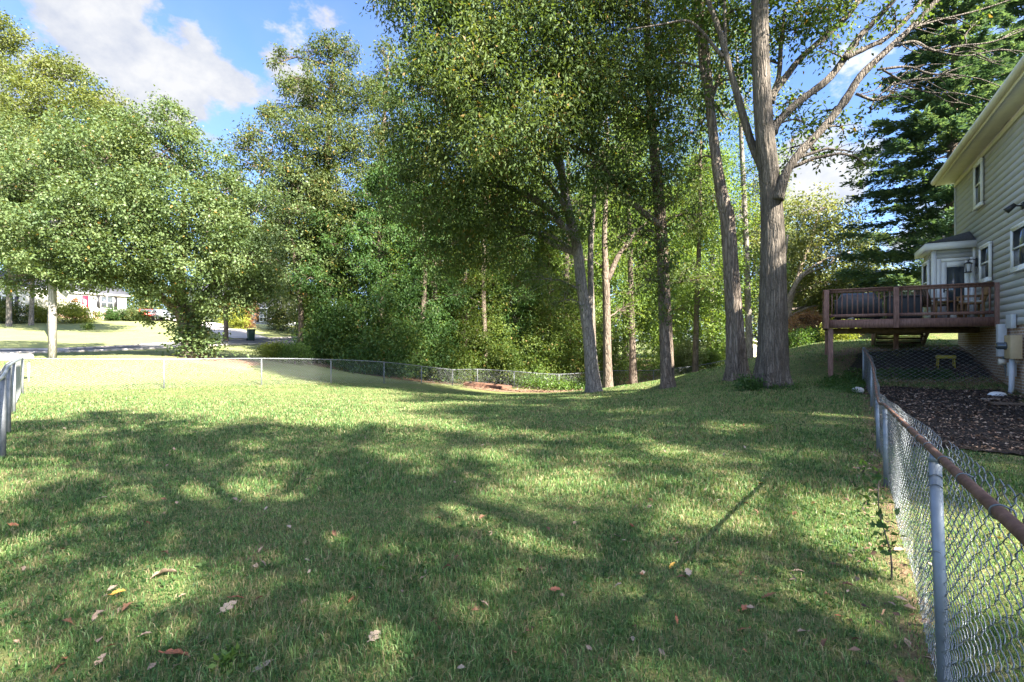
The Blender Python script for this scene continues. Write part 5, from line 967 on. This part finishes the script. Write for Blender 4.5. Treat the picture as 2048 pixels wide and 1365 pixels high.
# cars on the far drive
def car(name, label, u, D, rz, paint, pickup=False):
    x, y = XY(u, D); r = empty(name, (x, y, gz(x, y) + .02), rz, label, 'car'); pr = [(-2.2, .35), (2.2, .35), (2.25, .62), (2.1, .82), (1.0, .92), (.45, 1.38), (-.9 if not pickup else -.3, 1.42), (-1.7 if not pickup else -.55, .98), (-2.2, .92)]
    b = MB(); V = []; n = len(pr)
    for yy, k in ((-.86, .93), (-.80, 1), (.80, 1), (.86, .93)):
        for px_, pz in pr: s = 1 - .16 * max(0, (pz - .9) / .5); V.append((px_ * (k * .5 + .5), yy * s, pz * (k * .15 + .85)))
    b.add(V, [(i * n + j, i * n + (j + 1) % n, (i + 1) * n + (j + 1) % n, (i + 1) * n + j) for i in range(3) for j in range(n)], [(0, j + 1, j) for j in range(1, n - 1)] + [(3 * n, 3 * n + j, 3 * n + j + 1) for j in range(1, n - 1)]); b.build('body', M[paint], r, False)
    b = MB(); x0 = -1.35 if not pickup else -.42
    for sy in (-1, 1): b.add([(x0, sy * .835, .98), (.80, sy * .835, .98), (.40, sy * .765, 1.32), (x0 + .35 if not pickup else x0 + .1, sy * .765, 1.33)], [(0, 1, 2, 3)])
    b.add([(1.03, -.70, .96), (1.03, .70, .96), (.52, .62, 1.36), (.52, -.62, 1.36)], [(0, 1, 2, 3)]); b.build('window', M['glass'], r)
    for wx in (-1.35, 1.4):
        for sy in (-1, 1):
            b = MB(); b.tube([(wx, sy * .70, .33), (wx, sy * .90, .33)], .33, 18); wo_ = b.build('wheel', M['rubber'], r); b = MB(); b.tube([(wx, sy * .895, .33), (wx, sy * .915, .33)], .2, 14); b.build('rim', M['steel'], wo_)
    for sy in (-.55, .55): b = MB(); b.box((2.2, sy - .2, .62), (2.27, sy + .2, .76)); b.build('headlight', M['curtain'], r)
car('parked_car', 'red parked car showing its nose behind the street tree', 292, 67, -.9, 'carred'); car('pickup_truck', 'grey pickup parked beside the red car on the drive', 320, 66, 2.6, 'cargrey', True)
# shrubs
def shrub(label, u, D, w_, h, m, seed, name='shrub', L=.12, per=22, k=26, group=None, n=7):
    rng = np.random.default_rng(seed); x, y = XY(u, D); g = gz(x, y); R = w_ / 2
    lob = [((x + R * .55 * math.cos(i * 2.4) * (i > 0), y + R * .5 * math.sin(i * 2.4), g + h * (.35 + .25 * (i % 3) / 2)), (R * .55, R * .55, h * .42), 1.0) for i in range(n)]
    return tree(name, label, [((x, y, g - .1), .05), ((x, y, g + h * .3), .035), ((x + .05, y, g + h * .6), .015)], lob, M[m], M['brown_bark'], seed, L=L, Wr=.45, per=per, k=k, spread=.22, group=group, cat='shrub', twig=.008)
shrub('round yellow green shrub on the slope beneath the deck edge', 1682, 22.5, 1.3, .95, 'lf_shrub', 201, L=.07, k=60)
for i, (lb, u, D, w_, h, m) in enumerate([('spreading yellow green shrub left of the white railing', 150, 58, 4.2, 2.6, 'lf_shrub'), ('yellow green shrub behind the utility pole', 80, 57, 3.4, 2.3, 'lf_shrub'), ('loose green shrub at the photo edge by the pale house', 8, 54, 4.0, 2.8, 'lf_olive'), ('dark clipped hedge under the double window', 228, 63.5, 3.6, 1.5, 'lf_dark'),
                                          ('small round bush on the sunny lawn below the steps', 176, 52, 1.0, .7, 'lf_bright'), ('greenish shrub between the hedge and the red car', 268, 64, 3.0, 1.8, 'lf_olive'), ('bright yellow green shrub beside the far driveway', 470, 58, 3.2, 2.6, 'lf_shrub'), ('wispy pinkish crape myrtle beside the far driveway', 490, 60, 2.8, 4.6, 'lf_maple'), ('tall green shrub against the pale green house behind the driveway', 432, 66, 3.0, 3.4, 'lf_pear'), ('green shrub hiding the grey house beyond the wheeled bin', 560, 60, 4.0, 3.6, 'lf_olive'),
                                          ('leafy roadside bush in front of the wheeled bin', 545, 31, 2.0, 1.1, 'lf_shrub'), ('green roadside bush at the edge of the woods', 590, 31, 2.2, 1.4, 'lf_vine'), ('sunlit leafy shrub beneath the russet maple', 1592, 25.5, 1.5, 1.5, 'lf_vine'), ('dark low hedge running up the slope', 1645, 26, 2.6, 1.2, 'lf_dark'),
                                          ('pale roundish shrub on the lawn beyond the wire fence', 1375, 44, 3.2, 2.9, 'lf_far'), ('green shrub beside the pale shed', 1420, 46, 2.6, 2.0, 'lf_bright'), ('dark green hedge under the neighbour deck', 1725, 30, 3.2, .9, 'lf_dark')]):
    shrub(lb, u, D, w_, h, m, 210 + i, L=.10 if D < 40 else .17, k=24 if D < 40 else 9, per=24)
# undergrowth along the back fence: one continuous mass
def mass(name, poly, n, h, L, m, seed, per=22, spread=.4):
    rng = np.random.default_rng(seed); q = scatter(poly, n, rng); g = ground(q[:, 0], q[:, 1]); hh = h * (.5 + .9 * snoise(q[:, 0] * 2.2, q[:, 1] * 2.2, seed)); c = np.stack([q[:, 0], q[:, 1], g + .1 + np.abs(hh) * rng.uniform(0, 1, n) ** .7], 1)
    return tag(leaf_obj(name, [leaves(c, spread, per, L, .5, rng, .9, .2)], m, None), kind='stuff')
mass('undergrowth', [XY(590, 33), XY(760, 30), XY(835, 31.5), XY(905, 33.2), XY(920, 37), XY(800, 38), XY(600, 40)], 1100, 5.0, .18, M['lf_dark'], 301, 22, .28)
mass('undergrowth', [XY(600, 33.5), XY(800, 30.8), XY(900, 33.6), XY(900, 36), XY(780, 36), XY(610, 38)], 500, 6.5, .17, M['lf_under'], 305, 20, .28)
mass('treeline', [XY(-60, 96), XY(60, 92), XY(330, 90), XY(640, 88), XY(640, 100), XY(-60, 108)], 1500, 9.0, .42, M['lf_olive'], 306, 24, .9)
mass('undergrowth', [XY(905, 33.5), XY(960, 35.9), XY(1240, 36.6), XY(1240, 41), XY(920, 41)], 2200, 7.0, .17, M['lf_under'], 302, 22, .3)
mass('vine_thicket', [XY(1040, 35.0), XY(1180, 35.0), XY(1240, 35.6), XY(1220, 36.4), XY(1040, 36.0)], 200, 1.5, .13, M['lf_vine'], 303, 22, .25)
mass('undergrowth', [XY(1240, 39), XY(1460, 48), XY(1460, 56), XY(1240, 52)], 500, 4.0, .2, M['lf_bright'], 304, 22, .5)
# ---------------------------------------------------------------- grass
def grass(seed):
    rng = np.random.default_rng(seed); X = []; Y = []; Wd = []; Hh = []
    for y0, y1, d, w_, h in ((.8, 3.5, 5200, .0042, .042), (3.5, 5.5, 3600, .0056, .044), (5.5, 9, 1700, .0080, .055), (9, 15, 620, .0115, .058), (15, 25, 260, .013, .055)):
        xm = 1.06 * y1 + 1.5; n = int(d * (y1 - y0) * 2 * xm); y = rng.uniform(y0, y1, n); x = rng.uniform(-xm, xm, n); k = np.abs(x) < 1.06 * y + 1.5; X.append(x[k]); Y.append(y[k]); Wd.append(np.full(k.sum(), w_)); Hh.append(np.full(k.sum(), h))
    x = np.concatenate(X); y = np.concatenate(Y); wd = np.concatenate(Wd); h = np.concatenate(Hh)
    fx = np.interp(y, [p[1] for p in FENCE_R], [p[0] for p in FENCE_R])
    keep = ~inpoly(x, y, MULCH) & (np.hypot(x - P(1546, 764, D0).x, y - D0) > .5) & ~((x - fx < .12) & (x - fx > -.20) & (rng.random(len(x)) < .6)) & ~((HX + (y - HY) * .608 < x + .1) & (y > 5))
    pt = snoise(x * 1.1, y * 1.1, 42); keep &= rng.random(len(x)) < np.clip(1.02 + .55 * (pt + .25), .18, 1)
    x, y, wd, h = x[keep], y[keep], wd[keep], h[keep]; n = len(x); z = ground(x, y) - .004
    tuft = snoise(x * 3.1, y * 3.1, 17); h = h * (1 + .45 * tuft) * rng.uniform(.45, 1.45, n); a = rng.uniform(0, 2 * PI, n); lean = rng.uniform(.15, 1.25, n)
    dx, dy = np.cos(a), np.sin(a); ph = rng.uniform(0, 2 * PI, n); sx, sy = np.cos(ph), np.sin(ph); wd = wd * rng.uniform(.7, 1.4, n)
    r1, z1 = h * .5 * lean * .45, h * .62; r2, z2 = h * lean, h * np.clip(1.05 - .45 * lean, .25, 1)
    V = np.empty((n, 6, 3), np.float32)
    for i, (rr, zz, ww) in enumerate(((0, 0, 1), (r1, z1, .85), (r2, z2, .16))):
        for j, sg in ((0, -1), (1, 1)):
            V[:, i * 2 + j, 0] = x + dx * rr + sx * wd * .5 * ww * sg; V[:, i * 2 + j, 1] = y + dy * rr + sy * wd * .5 * ww * sg; V[:, i * 2 + j, 2] = z + zz
    b_ = np.arange(n)[:, None] * 6; q = np.concatenate([b_ + [0, 1, 3, 2], b_ + [2, 3, 5, 4]]); return V.reshape(-1, 3), q
def blade_shader(t):
    g = t.node('ShaderNodeNewGeometry'); r = g.outputs['Random Per Island']; p = g.outputs['Position']
    c = t.ramp(r, [(0, (.022, .060, .017)), (.35, (.064, .142, .038)), (.75, (.140, .250, .078)), (1, (.28, .35, .15))])
    n1 = t.noise(p, .8, 4, .6); n2 = t.noise(p, 4.5, 3, .6)
    straw = t.mix(r, (.21, .17, .085), (.34, .29, .16)); r2 = t.math('FRACT', t.math('MULTIPLY', r, 91.7))
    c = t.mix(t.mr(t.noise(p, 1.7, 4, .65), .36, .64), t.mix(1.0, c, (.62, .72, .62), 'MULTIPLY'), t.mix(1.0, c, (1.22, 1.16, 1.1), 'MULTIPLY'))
    c = t.mix(t.math('LESS_THAN', r2, t.mr(t.math('ADD', t.math('MULTIPLY', n1, .6), t.math('MULTIPLY', n2, .4)), .40, .68, .05, .55)), c, straw)
    s = pbsdf(t, c, .5, .35); tr = t.node('ShaderNodeBsdfTranslucent', None, Color=t.mix(1.0, c, (1.25, 1.3, .55), 'MULTIPLY')).outputs[0]
    return t.node('ShaderNodeMixShader', None, Fac=.36, i1=s, i2=tr).outputs[0]
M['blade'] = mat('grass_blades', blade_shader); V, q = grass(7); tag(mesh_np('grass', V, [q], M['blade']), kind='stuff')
# ---------------------------------------------------------------- fallen leaves
def oak_leaf(L, seed, lobes=3, curl=.25):
    """lobed outline with a curled midrib"""
    rng = np.random.default_rng(seed); out = []; n = 26
    for i in range(n + 1):
        t = i / n; w_ = .30 * math.sin(PI * t ** .8) * (.55 + .45 * abs(math.sin(PI * lobes * t + .4))) + .008; out.append((t, w_))
    V = []; 
    for t, w_ in out:
        zc = curl * L * (.5 - abs(t - .5)) * rng.uniform(.9, 1.1); 
        for s in (-1, -.5, 0, .5, 1): V.append(((t - .5) * L, s * w_ * L * (1 + .1 * math.sin(t * 9 + s)), zc * .5 + curl * L * .45 * s * s * (1 + .4 * math.sin(5 * t + 2 * s)) * w_ * 3))
    Q = [(i * 5 + j, i * 5 + j + 1, (i + 1) * 5 + j + 1, (i + 1) * 5 + j) for i in range(n) for j in range(4)]; b = MB(); b.add(V, Q); b.tube([(-.5 * L, 0, .0), (-.68 * L, .02 * L, .03 * L)], .004 * L / .12, 5); return b
FL = {}
def fallen(u, v, L, m, kind, label, group=None, tilt=.35, rz=None, seed=0):
    rng = np.random.default_rng(seed * 7 + int(u)); D = 2.2
    for _ in range(25):
        x, y = XY(u, D); D = D + .6 * ((EYE - gz(x, y)) / ((v - 682.5) / F) - D)
    key = (m, kind); L = L * .82
    if key not in FL: FL[key] = oak_leaf(1.0, 900 + len(FL), 3 if kind != 'round' else 0, [.25, .5, .15][len(FL) % 3]).build('fallen_leaf', M[m], None, True); o = FL[key]
    else: o = FL[key].copy(); C.objects.link(o)
    x, y = XY(u, D); o.location = (x, y, gz(x, y) + rng.uniform(.015, .04)); o.scale = (L, L, L); o.rotation_euler = (rng.normal(0, tilt), rng.normal(0, tilt), rng.uniform(0, 6.28) if rz is None else rz); return tag(o, label, 'leaf', group)
for k, (u, v, L, m, lb, rz) in enumerate([(355, 1318, .17, 'leaf_rust', 'large russet oak leaf lying flat in the nearest grass', .3), (330, 1155, .20, 'leaf_tan', 'long pinkish tan leaf lying in a sunny patch of grass', .5), (458, 1222, .15, 'leaf_pale', 'large pale curled leaf touching a russet one', 1.2), (475, 1208, .11, 'leaf_rust', 'russet leaf half under the pale curled leaf', .2),
                                          (237, 1192, .10, 'leaf_gold', 'orange brown leaf standing in the grass near the sunny patch', .4), (705, 1205, .09, 'leaf_rust', 'rusty red leaf standing upright in shaded grass', 1.4), (750, 1282, .14, 'leaf_pale', 'slender pale leaf curled beside bare soil', 1.3), (762, 1150, .10, 'lf_vine', 'fresh green leaf fallen on the lawn', .2),
                                          (530, 1338, .13, 'leaf_pale', 'pale pointed leaf at the bottom edge beside the bright weed', 1.1), (205, 1003, .11, 'leaf_pale', 'pale lobed leaf lying in shade beyond the long tan leaf', .2), (1376, 1153, .11, 'leaf_pale', 'whitish upright leaf in the shaded grass', 1.4), (1237, 1078, .10, 'leaf_pale', 'whitish star shaped leaf on the grass', .6), (1490, 1224, .10, 'leaf_rust', 'dull red folded leaf near the fence side', .2),
                                          (1541, 1200, .11, 'leaf_brown', 'greyish brown oval leaf near the fence side', .1), (1800, 1107, .14, 'leaf_pale', 'pale leaf lying against the foot of the near fence', .4), (1590, 1030, .10, 'leaf_brown', 'dark brown curled leaf in the open grass', .6), (1345, 1137, .08, 'leaf_gold', 'small golden leaf standing in the grass', .6), (1523, 972, .07, 'leaf_gold', 'small orange leaf lit by sun on the lawn', .1), (1995, 1083, .11, 'leaf_gold', 'bright orange leaf behind the near fence wire', .1), (28, 1057, .10, 'leaf_rust', 'red brown leaf near the lawn edge in shade', .3)]):
    fallen(u, v, L, m, 'one', lb, None, .3, rz, k)
rng = np.random.default_rng(55)
for k in range(230):
    v = 790 + 560 * rng.random() ** 1.35; u = rng.uniform(20, 1720); c = rng.choice(4, p=[.40, .20, .25, .15])
    m, lb = [('leaf_tan', 'small curled tan leaf scattered on the lawn'), ('leaf_pale', 'small pale grey leaf scattered on the lawn'), ('leaf_brown', 'small dark brown leaf scattered on the lawn'), ('leaf_rust', 'small russet leaf scattered on the lawn')][c]
    fallen(u, v, rng.uniform(.045, .09), m, 'small' + m, lb, lb.replace('leaf', 'leaves').replace('small', 'small'), .45, None, 60 + k)
